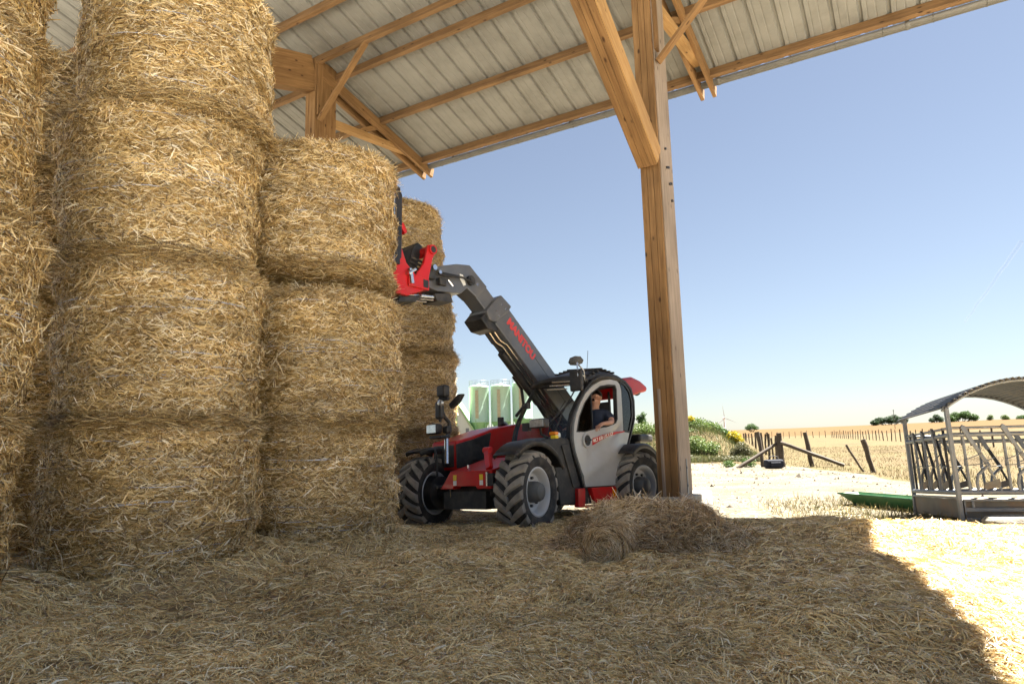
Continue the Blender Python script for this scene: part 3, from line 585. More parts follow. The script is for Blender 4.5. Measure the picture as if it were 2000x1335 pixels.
def portal(yc, full):
    colm = timber("column", (0.36, yc, 0.30), (0.36, yc, 11.25), 0.35, 0.72, (1, 0, 0), 'timber', layers=3)
    if full:
        # weathered outer face board and iron foot
        bd = timber("face_board", (0.38, yc - 0.189, 0.33), (0.38, yc - 0.189, 11.1), 0.026, 0.66, (1, 0, 0), 'timbergrey', parent=colm)
        bd.matrix_local = MWS[colm.name].inverted() @ MWS[bd.name]
        mb = MB(); mb.box(-0.12, 1.38, yc - 0.36, yc + 0.30, -0.3, 0.34); mb.obj("plinth", M['concrete'], barn, bevel=0.02)
        mb = MB(); mb.box(0.40, 0.46, yc - 0.212, yc - 0.203, 0.30, 0.95); mb.tube([(0.43, yc - 0.222, 0.5), (0.43, yc - 0.20, 0.5)], 0.022, 8); mb.tube([(0.43, yc - 0.222, 0.8), (0.43, yc - 0.20, 0.8)], 0.022, 8)
        mb.obj("iron_strap", M['galv'], barn)
        timber("conduit_board", (-0.02, yc + 0.06, 0.32), (-0.02, yc + 0.06, 2.15), 0.05, 0.035, (1, 0, 0), 'timbergrey')
        for k, (dx, z) in enumerate([(0.30, 6.55), (0.33, 6.2), (0.42, 6.23), (0.44, 5.92), (0.53, 5.95), (0.52, 5.62)]):
            MB().tube([(dx, yc - 0.235, z), (dx, yc - 0.195, z)], 0.024, 8).obj("bolt", M['steelblack'], barn)
        # knee brace leaning inwards and upwards to the rafter
        timber("knee_brace", (0.0, yc, 6.28), (-4.7, yc, 9.45), 0.35, 0.42, (0, 0, 1), 'timber', layers=3)
        timber("face_board", (-0.02, yc - 0.189, 6.30), (-4.7, yc - 0.189, 9.46), 0.024, 0.41, (0, 0, 1), 'timberlight')
    else:
        timber("tie_beam", (0.02, yc, 10.83), (-3.4, yc, 9.78), 0.3, 0.92, (0, 0, 1), 'timber')
    for s in (-0.15, 0.15):
        timber("rafter", (0.2, yc + s, zp(0.2) + 0.02 - 0.14), (4.86, yc + s, zp(4.86) + 0.03), 0.09, 0.30, (0, 0, 1), 'timber')
        if full: timber("rafter", (-0.2, yc + s*1.3, zp(-0.2) - 0.2), (-7, yc + s*1.3, zp(-7) - 0.2), 0.10, 0.40, (0, 0, 1), 'timber')
    timber("console_tie", (0.7, yc, 9.80), (3.95, yc, 10.14), 0.20, 0.17, (0, 0, 1), 'timberlight')
    timber("console_web", (1.75, yc, 9.98), (2.75, yc, 10.55), 0.19, 0.14, (0, 0, 1), 'timber')
    s = -1 if full else -1
    timber("strut", (0.10, yc - 0.24, 8.15 if full else 9.55), (0.10, yc - 0.24 - (3.0 if full else 1.6), 11.15), 0.07, 0.15, (1, 0, 0), 'timber')
    timber("strut_cleat", (0.12, yc - 0.225, 8.4 if full else 9.7), (0.12, yc - 0.225, 11.2), 0.05, 0.16, (1, 0, 0), 'timber')
portal(0.105, True)
portal(9.0, False)

# ------------------------------------------------------------------ telehandler (local axes: u forward, v left, w up)
TY, TP, TR = math.radians(49.6), math.radians(2.1), math.radians(2.3)
_f = Vector((-math.cos(TY), -math.sin(TY), 0)); _l = Vector((math.sin(TY), -math.cos(TY), 0)); _z = Vector((0, 0, 1))
tf = _f*math.cos(TP) + _z*math.sin(TP); tu = _z*math.cos(TP) - _f*math.sin(TP)
tl = _l*math.cos(TR) + tu*math.sin(TR); tw = tu*math.cos(TR) - _l*math.sin(TR)
tele = empty("telehandler", mat=Matrix(((tf.x, tl.x, tw.x, -0.649), (tf.y, tl.y, tw.y, 10.378), (tf.z, tl.z, tw.z, -0.034), (0, 0, 0, 1))))
tag(tele, "red and charcoal telehandler with grey cab door, boom raised to a straw bale", "telehandler")
def sideprism(poly, v0, v1): return MB().prism([(u, v0, w) for u, w in poly], (0, v1 - v0, 0))
def arc(c, r, a0, a1, n): return [(c[0] + r*math.cos(t), c[1] + r*math.sin(t)) for t in np.linspace(math.radians(a0), math.radians(a1), n)]
# wheels --------------------------------------------------------
def tyre_r(v):  # carcass radius over half width
    a = abs(v)/0.225; return 0.548 - 0.035*a**2.2
def wheel():
    rim = MB().lathe([(0.30, -0.17), (0.335, -0.20), (0.345, -0.19), (0.30, -0.14), (0.285, 0.0), (0.30, 0.12), (0.335, 0.165), (0.352, 0.175), (0.352, 0.19), (0.33, 0.195), (0.30, 0.17), (0.285, 0.11), (0.265, 0.075), (0.20, 0.06), (0.06, 0.06), (0.06, 0.03), (0.20, 0.03), (0.27, -0.02), (0.28, -0.14)], (0, 0, 0), (0, 1, 0), 48, True).obj("wheel", M['rim'], tele, smooth=True)
    prof = [(0.345, -0.185), (0.38, -0.215), (0.44, -0.228), (0.485, -0.226)] + [(tyre_r(v), v) for v in np.linspace(-0.215, 0.215, 11)] + [(0.485, 0.226), (0.44, 0.228), (0.38, 0.215), (0.345, 0.185)]
    ty = MB().lathe(prof, (0, 0, 0), (0, 1, 0), 72).obj("tyre", M['rubber'], rim, smooth=True)
    for sd in (1, -1):
        mb = MB().lathe([(0.395, sd*0.2195), (0.40, sd*0.2255), (0.41, sd*0.2255), (0.415, sd*0.2235)], (0, 0, 0), (0, 1, 0), 60); mb.obj("bead_ring", M['rubber'], ty, smooth=True) if False else None
    lg = MB(); nl = 17
    for sd in (1, -1):
        for k in range(nl):
            ph0 = 2*math.pi*(k + (0.5 if sd < 0 else 0))/nl; secs = []
            for s in (0, 0.2, 0.45, 0.7, 0.9, 1.0, 1.12):
                v = -0.018 + 0.238*min(s, 1.0); v = v if s <= 1 else 0.225
                ph = ph0 - 0.34*s**0.85; hw = (0.034 + 0.018*s); top = tyre_r(v) + 0.047 - 0.006*s*s; bot = tyre_r(v) - 0.02
                if s > 1.0: top = 0.515; bot = 0.47
                secs.append((v*sd, ph, hw, top, bot))
            vs = []
            for (v, ph, hw, top, bot) in secs:
                for (rr, dp) in ((bot, -hw*1.5), (top, -hw), (top, hw), (bot, hw*1.5)):
                    vs.append((rr*math.sin(ph + dp/0.55), v, rr*math.cos(ph + dp/0.55)))
            n = len(secs); fs = [(3, 2, 1, 0), (4*n-4, 4*n-3, 4*n-2, 4*n-1)]
            for i in range(n-1):
                for j in range(4): j2 = (j+1) % 4; fs.append((4*i+j, 4*i+j2, 4*i+4+j2, 4*i+4+j))
            lg.add(vs, fs)
    lg.obj("tread_lugs", M['lug'], rim, bevel=0.006)
    hb = MB().lathe([(0.15, 0.05), (0.15, 0.13), (0.135, 0.20), (0.12, 0.215), (0.115, 0.235), (0.10, 0.245), (0.001, 0.248)], (0, 0, 0), (0, 1, 0), 28)
    hb.obj("hub", M['hub'], rim, smooth=True)
    for k in range(8):
        t = 2*math.pi*k/8 + 0.2; MB().tube([(0.195*math.cos(t), 0.055, 0.195*math.sin(t)), (0.195*math.cos(t), 0.095, 0.195*math.sin(t))], 0.022, 6).obj("wheel_nut", M['steelblack'], rim)
    return rim
w0 = wheel()
def put_wheel(o, u, v, steer, mirror, roll):
    m = Matrix.Translation((u, v, 0.6)) @ Matrix.Rotation(steer, 4, 'Z')
    if mirror: m = m @ Matrix.Rotation(math.pi, 4, 'Z')
    o.matrix_local = m @ Matrix.Rotation(roll, 4, 'Y')
def copy_tree(o, parent):
    c = o.copy(); COL.objects.link(c); c.parent = parent
    for ch in list(o.children): copy_tree(ch, c)
    return c
put_wheel(w0, 0, 1.07, math.radians(9), False, 0.1)
for (u, v, st, mi, ro) in ((0, -1.07, math.radians(9), True, 0.3), (-3.06, 1.07, math.radians(-6), False, 0.5), (-3.06, -1.07, math.radians(-6), True, 0.7)):
    put_wheel(copy_tree(w0, tele), u, v, st, mi, ro)
# right-hand wheels are turned round so their dished outer face points outwards; tread direction is mirrored with them
# chassis ---------------------------------------------------------
mb = MB(); mb.box(-3.75, -0.16, -0.46, 0.10, 0.42, 0.92); mb.box(-3.3, -0.5, -0.5, 0.3, 0.9, 1.12); mb.box(-3.9, -3.4, -0.9, 0.8, 0.55, 1.05)
mb.obj("chassis", M['steelblack'], tele, bevel=0.02)
for u in (0, -3.06):
    mb = MB(); mb.tube([(u, -0.86, 0.6), (u, -0.5, 0.6), (u, -0.3, 0.57), (u, 0.3, 0.57), (u, 0.5, 0.6), (u, 0.86, 0.6)], [0.11, 0.10, 0.19, 0.19, 0.10, 0.11], 14); mb.box(u - 0.2, u + 0.2, -0.45, 0.45, 0.36, 0.62); [mb.tube([(u, s*0.70, 0.6), (u, s*0.98, 0.6)], 0.262, 24) for s in (-1, 1)]; mb.obj("axle", M['black'], tele, smooth=True)
    for s in (-1, 1):
        mb = MB(); mb.tube([(u + 0.12, s*0.3, 0.72), (u + 0.12, s*0.82, 0.68)], 0.035, 8); mb.obj("steering_rod", M['chrome'], tele, smooth=True)
# red front crossmember box
bmx = MB(); bmx.prism([(0.30, -0.42, 0.66), (0.30, -0.20, 0.92), (0.30, 0.66, 0.92), (0.30, 0.66, 0.66), (0.30, 0.36, 0.66), (0.30, 0.34, 0.70), (0.30, -0.12, 0.70), (0.30, -0.14, 0.66)], (-0.42, 0, 0))
cross = bmx.obj("front_crossmember", M['red'], tele, bevel=0.012)
mb = MB(); mb.prism([(0.30, -0.2, 0.923), (0.30, 0.66, 0.923), (-0.45, 0.66, 1.12), (-0.45, -0.12, 1.12)], (0, 0, -0.03)); mb.obj("top_plate", M['red'], cross, bevel=0.006)
for v in (-0.13, 0.42):
    mb = MB(); mb.box(0.301, 0.304, v, v + 0.07, 0.79, 0.87); mb.obj("warning_sticker", M['yellow'], cross)
    mb = MB(); mb.box(0.301, 0.304, v, v + 0.07, 0.715, 0.785); mb.obj("white_sticker", M['white'], cross)
for (v, u) in ((0.0, 0.1), (0.45, 0.1), (0.1, -0.15), (0.55, -0.15)):
    mb = MB(); mb.tube([(u, v, 0.95), (u, v, 1.02)], 0.016, 6); mb.obj("bolt", M['chrome'], cross)
mb = MB(); mb.tube([(0.33, 0.60, 0.70), (0.33, 0.60, 0.90)], 0.022, 8); mb.obj("valve_ram", M['chrome'], cross); mb = MB(); mb.box(0.30, 0.36, 0.63, 0.74, 0.70, 0.88); mb.obj("valve_block", M['black'], cross, bevel=0.01)
mb = MB(); mb.beam((0.22, 0.55, 0.95), (0.12, 0.42, 1.24), 0.10, 0.07, (1, 0, 0)); mb.tube([(0.12, 0.36, 1.22), (0.12, 0.50, 1.22)], 0.05, 12); mb.obj("tow_bracket", M['red'], cross, bevel=0.008)
mb = MB(); mb.tube([(0.2, -0.30, 0.66), (0.16, -0.30, 0.42)], 0.022, 8); mb.tube([(0.16, -0.30, 0.44), (0.16, -0.30, 0.36)], 0.04, 8); mb.obj("drain_pipe", M['chrome'], tele, smooth=True)
# hood on the right side
hood = sideprism([(-0.22, 0.95), (-0.20, 1.42), (-0.6, 1.51), (-1.15, 1.66), (-1.8, 1.76), (-3.2, 1.84), (-3.3, 1.0), (-2.2, 0.9)], -0.56, -1.16).obj("engine_hood", M['red'], tele, bevel=0.04)
sideprism([(-0.20, 0.98), (-0.19, 1.37), (-0.6, 1.46), (-1.02, 1.585), (-0.78, 1.0)], -0.540, -0.566).obj("grille_panel", M['black'], hood, bevel=0.008)
sideprism([(-0.57, 1.448), (-1.02, 1.572), (-0.93, 1.25)], -0.528, -0.542).obj("mesh_panel", M['steelblack'], hood)
mb = MB(); mb.box(-0.212, -0.19, -1.10, -0.62, 1.0, 1.36); mb.obj("front_grille", M['black'], hood, bevel=0.01)
mb = MB(); mb.tube([(-1.7, -0.9, 1.72), (-1.7, -0.9, 1.9)], 0.06, 12); mb.tube([(-1.95, -1.0, 1.78), (-1.6, -0.8, 1.80)], 0.05, 10); mb.obj("air_intake", M['black'], hood, smooth=True)
# fenders
def fender(u, v0, v1, a0, a1, name="fender", r=0.70, sq=1.0):
    n = 16; mb = MB(); P = arc((0, 0), r, a0, a1, n)
    for k, (x, z) in enumerate(P):
        e = 0.03
        for (v, d) in ((v0, -0.05), (v0, 0), (v0 + e, 0.03), (v1 - e, 0.03), (v1, 0), (v1, -0.06)):
            s = (r + d)/r; mb.v.append((u + x*s, v, 0.6 + z*s*sq))
    for k in range(n-1):
        for j in range(5): a = k*6 + j; mb.f.append((a, a+1, a+7, a+6))
    o = mb.obj(name, M['black'], tele, smooth=True); so = o.modifiers.new("thick", 'SOLIDIFY'); so.thickness = 0.014
    return o
fender(0.0, 0.86, 1.31, 46, 152); fender(0.0, -1.26, -0.90, 66, 150); fender(-3.06, 0.86, 1.31, 50, 150); fender(-3.06, -1.30, -0.84, 28, 150)
mb = MB(); mb.tube([(0.05, -0.80, 1.28), (0.10, -0.72, 1.20), (0.08, -0.72, 0.85)], 0.018, 8); mb.obj("fender_stay", M['black'], tele, smooth=True)
mb = MB(); mb.tube([(0.0, 0.80, 1.27), (-0.05, 0.76, 1.15), (-0.1, 0.72, 0.9)], 0.022, 8); mb.obj("fender_stay", M['black'], tele, smooth=True)
# side panels between front wheel and door
sideprism([(-0.42, 1.34), (-0.95, 1.42), (-1.27, 1.38), (-1.31, 1.12), (-1.46, 0.64), (-1.44, 0.36), (-0.95, 0.36), (-0.86, 0.9), (-0.6, 1.2)], 0.30, 0.955).obj("side_panel", M['black'], tele, bevel=0.02)
mb = MB(); mb.prism([(-1.02, 0.958, 1.28), (-1.22, 0.958, 1.31), (-1.46, 0.958, 0.62), (-1.28, 0.958, 0.62)], (0, 0.018, 0)); mb.obj("trim_panel", M['black'], tele, bevel=0.008)
mb = MB(); mb.box(-3.3, -1.3, 0.1, 0.94, 0.34, 0.62); mb.obj("tank", M['black'], tele, bevel=0.02)
# red sill and step
mb = sideprism([(-1.35, 0.60), (-1.34, 0.31), (-1.52, 0.30), (-1.55, 0.60)], 0.93, 1.02); sill = mb.obj("sill", M['red'], tele, bevel=0.01)
sideprism([(-1.72, 0.60), (-1.80, 0.40), (-1.85, 0.34), (-2.5, 0.34), (-2.5, 0.60)], 0.93, 1.02).obj("sill_panel", M['red'], sill, bevel=0.01)
mb = MB(); mb.box(-1.86, -1.5, 0.86, 1.04, 0.295, 0.325); mb.obj("step", M['red'], sill, bevel=0.006)
mb = MB(); mb.box(-2.47, -2.35, 1.021, 1.024, 0.42, 0.55); mb.obj("orange_sticker", M['amber'], sill)
# cab ---------------------------------------------------------------
FR = [(-1.55, 0.60), (-1.42, 0.92), (-1.31, 1.15), (-1.24, 1.4), (-1.27, 1.61), (-1.36, 1.8), (-1.54, 2.03), (-1.76, 2.25), (-1.97, 2.40), (-2.23, 2.50), (-2.52, 2.55), (-2.82, 2.54), (-3.10, 2.48), (-3.29, 2.36), (-3.37, 2.14), (-3.35, 1.80), (-3.20, 1.52), (-3.0, 1.21), (-2.81, 0.95), (-2.56, 0.60)]
DOOR = [(-1.58, 0.62), (-1.45, 0.95), (-1.35, 1.20), (-1.315, 1.40), (-1.35, 1.61), (-1.43, 1.80), (-1.56, 1.99), (-1.74, 2.17), (-1.98, 2.32), (-2.26, 2.42), (-2.51, 2.46), (-2.74, 2.45), (-2.83, 2.40), (-2.87, 2.29), (-2.87, 1.95), (-2.85, 1.55), (-2.80, 1.18), (-2.73, 0.96), (-2.65, 0.80), (-2.52, 0.62)]
WIN = [(-1.40, 1.50), (-1.50, 1.76), (-1.67, 1.99), (-1.89, 2.17), (-2.18, 2.31), (-2.44, 2.36), (-2.67, 2.37), (-2.71, 2.30), (-2.70, 2.10), (-2.68, 1.76), (-2.62, 1.69), (-2.53, 1.66), (-2.31, 1.61), (-1.89, 1.55), (-1.62, 1.50)]
QTR = [(-2.90, 2.43), (-3.05, 2.39), (-3.18, 2.27), (-3.24, 2.11), (-3.22, 1.84), (-3.08, 1.56), (-2.90, 1.58)]
def resample(poly, c, angs):
    out = []; n = len(poly)
    for a in angs:
        d = (math.cos(a), math.sin(a)); best = None
        for i in range(n):
            x1, y1 = poly[i][0]-c[0], poly[i][1]-c[1]; x2, y2 = poly[(i+1) % n][0]-c[0], poly[(i+1) % n][1]-c[1]; ex, ey = x2-x1, y2-y1
            den = d[0]*ey - d[1]*ex
            if abs(den) < 1e-9: continue
            t = (x1*ey - y1*ex)/den; s = (x1*d[1] - y1*d[0])/den
            if t > 0 and -1e-6 <= s <= 1 + 1e-6 and (best is None or t > best): best = t
        out.append((c[0] + d[0]*(best or 0), c[1] + d[1]*(best or 0)))
    return out
def ring(outer, inner, c, v0, v1, n=72, rows=1, bulge=None):
    angs = sorted(set([2*math.pi*k/n for k in range(n)] + [math.atan2(p[1]-c[1], p[0]-c[0]) % (2*math.pi) for p in outer] + [math.atan2(p[1]-c[1], p[0]-c[0]) % (2*math.pi) for p in inner])); n = len(angs)
    O = resample(outer, c, angs); I = resample(inner, c, angs); mb = MB()
    for v, side in ((v1, 1), (v0, 0)):
        for r in range(rows + 1):
            f = r/rows
            for k in range(n):
                u = O[k][0]*(1-f) + I[k][0]*f; w = O[k][1]*(1-f) + I[k][1]*f; mb.v.append((u, v + (bulge(u, w) if bulge and side else 0), w))
    B = n*(rows + 1)
    for r in range(rows):
        for k in range(n):
            k2 = (k+1) % n; a, b = r*n + k, r*n + k2
            mb.f += [(a, b, b + n, a + n), (B + a, B + a + n, B + b + n, B + b)]
    for k in range(n):
        k2 = (k+1) % n; mb.f += [(k, B + k, B + k2, k2), (rows*n + k, rows*n + k2, B + rows*n + k2, B + rows*n + k)]
    return mb
CC = (-2.3, 1.62)
inner = [(u*0.955 + CC[0]*0.045, w*0.955 + CC[1]*0.045) for u, w in FR]
cabf = ring(FR, inner, CC, 0.90, 0.985).obj("cab_frame", M['black'], tele, bevel=0.006)
def bulge(u, w):
    b = 0.03*max(0, 1 - ((w - 1.1)/0.55)**2)*max(0, 1 - ((u + 2.1)/0.75)**2)
    l = (w - 0.78) - (u + 1.55)*(-0.42); b += 0.028*math.exp(-(l/0.05)**2)*float(sstep(0.62, 0.75, w))*float(sstep(-2.75, -2.5, u))
    l2 = (w - 1.16) - (u + 1.75)*(-0.30) - 0.16*(u + 1.75)**2; b -= 0.03*math.exp(-(l2/0.07)**2)*float(sstep(-1.6, -1.85, u))*float(sstep(-2.85, -2.6, u))
    return b
door = ring(DOOR, WIN, (-2.12, 1.86), 0.955, 1.005, 96, 14, bulge).obj("cab_door", M['grey'], tele, smooth=True)
# rim strip round the window opening, fixed front pane of the door, quarter window
Wc = (-2.12, 1.9); ring([(u*1.012 - Wc[0]*0.012, w*1.012 - Wc[1]*0.012) for u, w in WIN], [(u*0.965 + Wc[0]*0.035, w*0.965 + Wc[1]*0.035) for u, w in WIN], Wc, 0.94, 1.010).obj("window_seal", M['black'], door)
mb = sideprism([(-1.41, 1.51), (-1.50, 1.76), (-1.67, 1.985), (-1.885, 2.165), (-1.905, 2.165), (-1.905, 1.55), (-1.62, 1.505)], 0.972, 0.978); mb.obj("door_pane", M['glass'], door)
mb = MB(); mb.box(-1.925, -1.905, 0.965, 0.985, 1.555, 2.185); mb.obj("pane_edge", M['black'], door)
qf = ring([(-2.885, 2.46), (-3.07, 2.42), (-3.21, 2.30), (-3.28, 2.12), (-3.26, 1.83), (-3.11, 1.53), (-2.875, 1.55)], QTR, (-3.05, 1.98), 0.955, 0.99).obj("quarter_window", M['black'], tele)
sideprism(QTR, 0.968, 0.974).obj("pane", M['glass'], qf)
sideprism([(-2.885, 1.54), (-3.10, 1.53), (-2.93, 1.22), (-2.79, 0.98), (-2.82, 1.2)], 0.955, 0.985).obj("rear_panel", M['grey'], tele)
# recessed handle
hd = MB().lathe([(0.125, -0.03), (0.125, 0.012), (0.105, 0.016), (0.085, 0.004)], (-1.645, 1.040, 1.365), (0, 1, 0), 32).obj("handle_ring", M['grey'], door, smooth=True)
MB().lathe([(0.085, 0.006), (0.001, 0.005)], (-1.645, 1.010, 1.365), (0, 1, 0), 32).obj("handle_cup", M['black'], hd) if False else MB().lathe([(0.087, 0.010), (0.001, 0.009)], (-1.645, 1.040, 1.365), (0, 1, 0), 32).obj("handle_cup", M['black'], door)
mb = MB(); mb.tube([(-1.57, 1.062, 1.35), (-1.645, 1.066, 1.36), (-1.72, 1.062, 1.375)], 0.018, 8); mb.obj("handle", M['steelblack'], door, smooth=True)
# red swoosh with model lettering
mb = MB(); top = [(-1.80, 1.40), (-2.05, 1.455), (-2.35, 1.508), (-2.6, 1.538), (-2.86, 1.555)]; bot = [(-1.78, 1.285), (-2.05, 1.375), (-2.35, 1.452), (-2.6, 1.50), (-2.86, 1.535)]
for (u, w) in top + bot: mb.v.append((u, 1.016 + max(0, bulge(u, w)) + 0.010, w))
mb.f += [(k, k+1, k+6, k+5) for k in range(4)]
st = mb.obj("red_stripe", M['red'], door); so = st.modifiers.new("thick", 'SOLIDIFY'); so.thickness = 0.003; so.offset = 0
def text_obj(name, body, size, mat, parent, origin, xdir, ydir, bold=0.0, align='CENTER', stretch=1.0):
    cu = bpy.data.curves.new(name, 'FONT'); cu.body = body; cu.size = size; cu.align_x = align; cu.align_y = 'CENTER'; cu.offset = bold; cu.extrude = 0.002
    t = bpy.data.objects.new(name, cu); COL.objects.link(t); dg = bpy.context.evaluated_depsgraph_get(); me = bpy.data.meshes.new_from_object(t.evaluated_get(dg)); bpy.data.objects.remove(t)
    me.materials.clear(); me.materials.append(mat); o = bpy.data.objects.new(name, me); COL.objects.link(o); o.parent = parent
    x = Vector(xdir).normalized(); y = Vector(ydir); y = (y - x*y.dot(x)).normalized(); z = x.cross(y); x = x*stretch
    o.matrix_local = Matrix(((x.x, y.x, z.x, origin[0]), (x.y, y.y, z.y, origin[1]), (x.z, y.z, z.z, origin[2]), (0, 0, 0, 1))); return o
text_obj("lettering", "MLT 630-115 V CP", 0.082, M['textwhite'], door, (-2.12, 1.052, 1.428), (-1, 0, 0.235), (0.2, 0, 1), 0.0012)
# right-hand frame, windshield, roof
FR2 = [(-0.95, 1.20), (-0.94, 1.39), (-0.99, 1.55), (-1.09, 1.74), (-1.25, 1.95), (-1.50, 2.24), (-1.62, 2.42), (-2.23, 2.52), (-2.82, 2.54), (-3.10, 2.48), (-3.29, 2.36), (-3.37, 2.14), (-3.35, 1.80), (-3.20, 1.30), (-3.0, 1.15)]
CR = (-2.2, 1.8); ring(FR2, [(u*0.94 + CR[0]*0.06, w*0.93 + CR[1]*0.07) for u, w in FR2], CR, 0.0, 0.06).obj("cab_frame", M['black'], tele, bevel=0.005)
LW = [(-1.25, 1.36), (-1.27, 1.61), (-1.36, 1.8), (-1.54, 2.03), (-1.76, 2.25), (-1.93, 2.38)]; RW = [(-0.95, 1.36), (-1.0, 1.56), (-1.09, 1.74), (-1.25, 1.95), (-1.50, 2.24), (-1.6, 2.36)]
def ws_pt(i, t, off=0): 
    l, r = LW[i], RW[i]; b = 0.10*math.sin(math.pi*t)*(1 - 0.12*i)
    return (l[0]*(1-t) + r[0]*t + b + off, 0.93 - 0.90*t, l[1]*(1-t) + r[1]*t + off*0.4)
mb = MB(); nt_ = 10
for i in range(6):
    for k in range(nt_ + 1): mb.v.append(ws_pt(i, k/nt_))
for i in range(5):
    for k in range(nt_): a = i*(nt_+1) + k; mb.f.append((a, a+1, a+nt_+2, a+nt_+1))
mb.obj("windshield", M['glass'], tele, smooth=True)
mb = MB(); mb.tube([ws_pt(0, t, 0.01) for t in np.linspace(0, 1, 9)], 0.035, 8); mb.obj("windshield_frame", M['black'], tele, smooth=True)
mb = MB(); mb.tube([ws_pt(5, t, 0.0) for t in np.linspace(0, 1, 9)], 0.05, 8); mb.obj("windshield_frame", M['black'], tele, smooth=True)
mb = MB(); ti = (0.30, 0.33); mb.tube([ws_pt(0, 0.22, 0.03), ws_pt(2, 0.12, 0.03), ws_pt(4, 0.10, 0.03)], 0.012, 6); mb.tube([ws_pt(0, 0.30, 0.03), ws_pt(1, 0.26, 0.035), ws_pt(3, 0.16, 0.03)], 0.010, 6); mb.tube([ws_pt(3, 0.05, 0.025), ws_pt(2, 0.18, 0.025), ws_pt(1, 0.33, 0.025)], 0.014, 6)
mb.obj("wiper", M['black'], tele, smooth=True)
roofp = [(-1.72, 2.40), (-1.95, 2.47), (-2.25, 2.57), (-2.55, 2.61), (-2.85, 2.60), (-3.12, 2.53), (-3.3, 2.42)]
mb = MB(); n = len(roofp)
for k in range(9):
    t = k/8; v = 0.955 - 0.97*t
    for i, (u, w) in enumerate(roofp): mb.v.append((u + (0.22*t + 0.10*math.sin(math.pi*t))*(1 - i/(n-1))**1.5, v, w + 0.05*math.sin(math.pi*t) - (0.035 if k in (0, 8) else 0)))
for k in range(8):
    for i in range(n-1): a = k*n + i; mb.f.append((a, a+1, a+n+1, a+n))
o = mb.obj("cab_roof", M['black'], tele, smooth=True); so = o.modifiers.new("thick", 'SOLIDIFY'); so.thickness = 0.07; so.offset = -1
croof = o
for k in range(7):
    u = -2.02 - 0.13*k; mb = MB(); mb.beam((u, 0.92, 2.50 + 0.05*min(k, 3) - 0.012*max(0, k-3)), (u - 0.02, 0.15, 2.60 + 0.04*min(k, 3) - 0.012*max(0, k-3)), 0.05, 0.035); mb.obj("roof_rib", M['black'], croof, bevel=0.008)
mb = MB(); mb.tube([(-2.25, 0.7, 2.60), (-2.32, 0.7, 3.0)], 0.005, 5); mb.obj("antenna", M['black'], croof)
mb = MB(); mb.prism([(-3.20, 0.15, 2.56), (-3.55, 0.15, 2.62), (-3.85, 0.15, 2.57), (-4.12, 0.15, 2.46), (-4.08, 0.15, 2.37), (-3.85, 0.15, 2.33), (-3.36, 0.15, 2.20)], (0, 0.72, 0)); mb.obj("rear_cowl", M['red'], tele, bevel=0.05)
mb = MB(); mb.tube([(-4.10, 0.5, 2.42), (-4.22, 0.52, 2.44)], 0.02, 6); mb.tube([(-4.20, 0.5, 2.47), (-4.34, 0.5, 2.42)], [0.05, 0.085], 14); mb.obj("rear_lamp", M['black'], tele, smooth=True)
mb = MB(); mb.box(-3.95, -3.45, 0.7, 1.0, 1.38, 1.52); mb.obj("rear_light_box", M['black'], tele, bevel=0.04); mb = MB(); mb.box(-3.7, -3.5, 0.7, 0.86, 0.95, 1.40); mb.obj("light_bracket", M['black'], tele, bevel=0.01)
# interior
mb = MB(); mb.box(-3.1, -1.25, 0.07, 0.94, 0.62, 0.95); mb.box(-1.45, -1.15, 0.12, 0.92, 0.9, 1.34); mb.obj("cab_floor", M['black'], tele, bevel=0.03)
seat = MB().box(-2.85, -2.30, 0.28, 0.82, 1.0, 1.22).obj("seat", M['black'], tele, bevel=0.05)
mb = MB(); mb.prism([(-2.75, 0.30, 1.2), (-2.90, 0.30, 1.2), (-3.02, 0.30, 1.85), (-2.92, 0.30, 1.87)], (0, 0.5, 0)); mb.obj("seat_back", M['black'], seat, bevel=0.04)
mb = MB(); mb.box(-3.02, -2.93, 0.42, 0.68, 1.92, 2.12); mb.obj("headrest", M['black'], seat, bevel=0.03)
stw = MB(); cpt = Vector((-1.78, 0.5, 1.56)); ax = Vector((-0.55, 0, 0.83)).normalized(); a_ = Vector((0, 1, 0)); b_ = ax.cross(a_)
stw.tube([cpt + (a_*math.cos(t) + b_*math.sin(t))*0.19 for t in np.linspace(0, 2*math.pi, 25)], 0.016, 8); stw.tube([cpt, cpt - ax*0.5], 0.035, 8); stw.tube([cpt - a_*0.19, cpt + a_*0.19], 0.012, 6); stw.obj("steering_wheel", M['black'], tele, smooth=True)
mb = MB(); mb.tube([(-1.10, 0.12, 1.98), (-1.20, 0.2, 1.98)], 0.03, 8); mb.tube([(-1.16, 0.2, 1.93), (-1.16, 0.2, 2.03)], 0.05, 10); mb.obj("phone_mount", M['black'], tele, smooth=True)
mb = MB(); mb.box(-3.30, -3.27, 0.1, 0.9, 1.62, 1.66); mb.box(-3.3, -3.27, 0.46, 0.50, 1.2, 2.35); mb.obj("rear_guard", M['black'], tele)
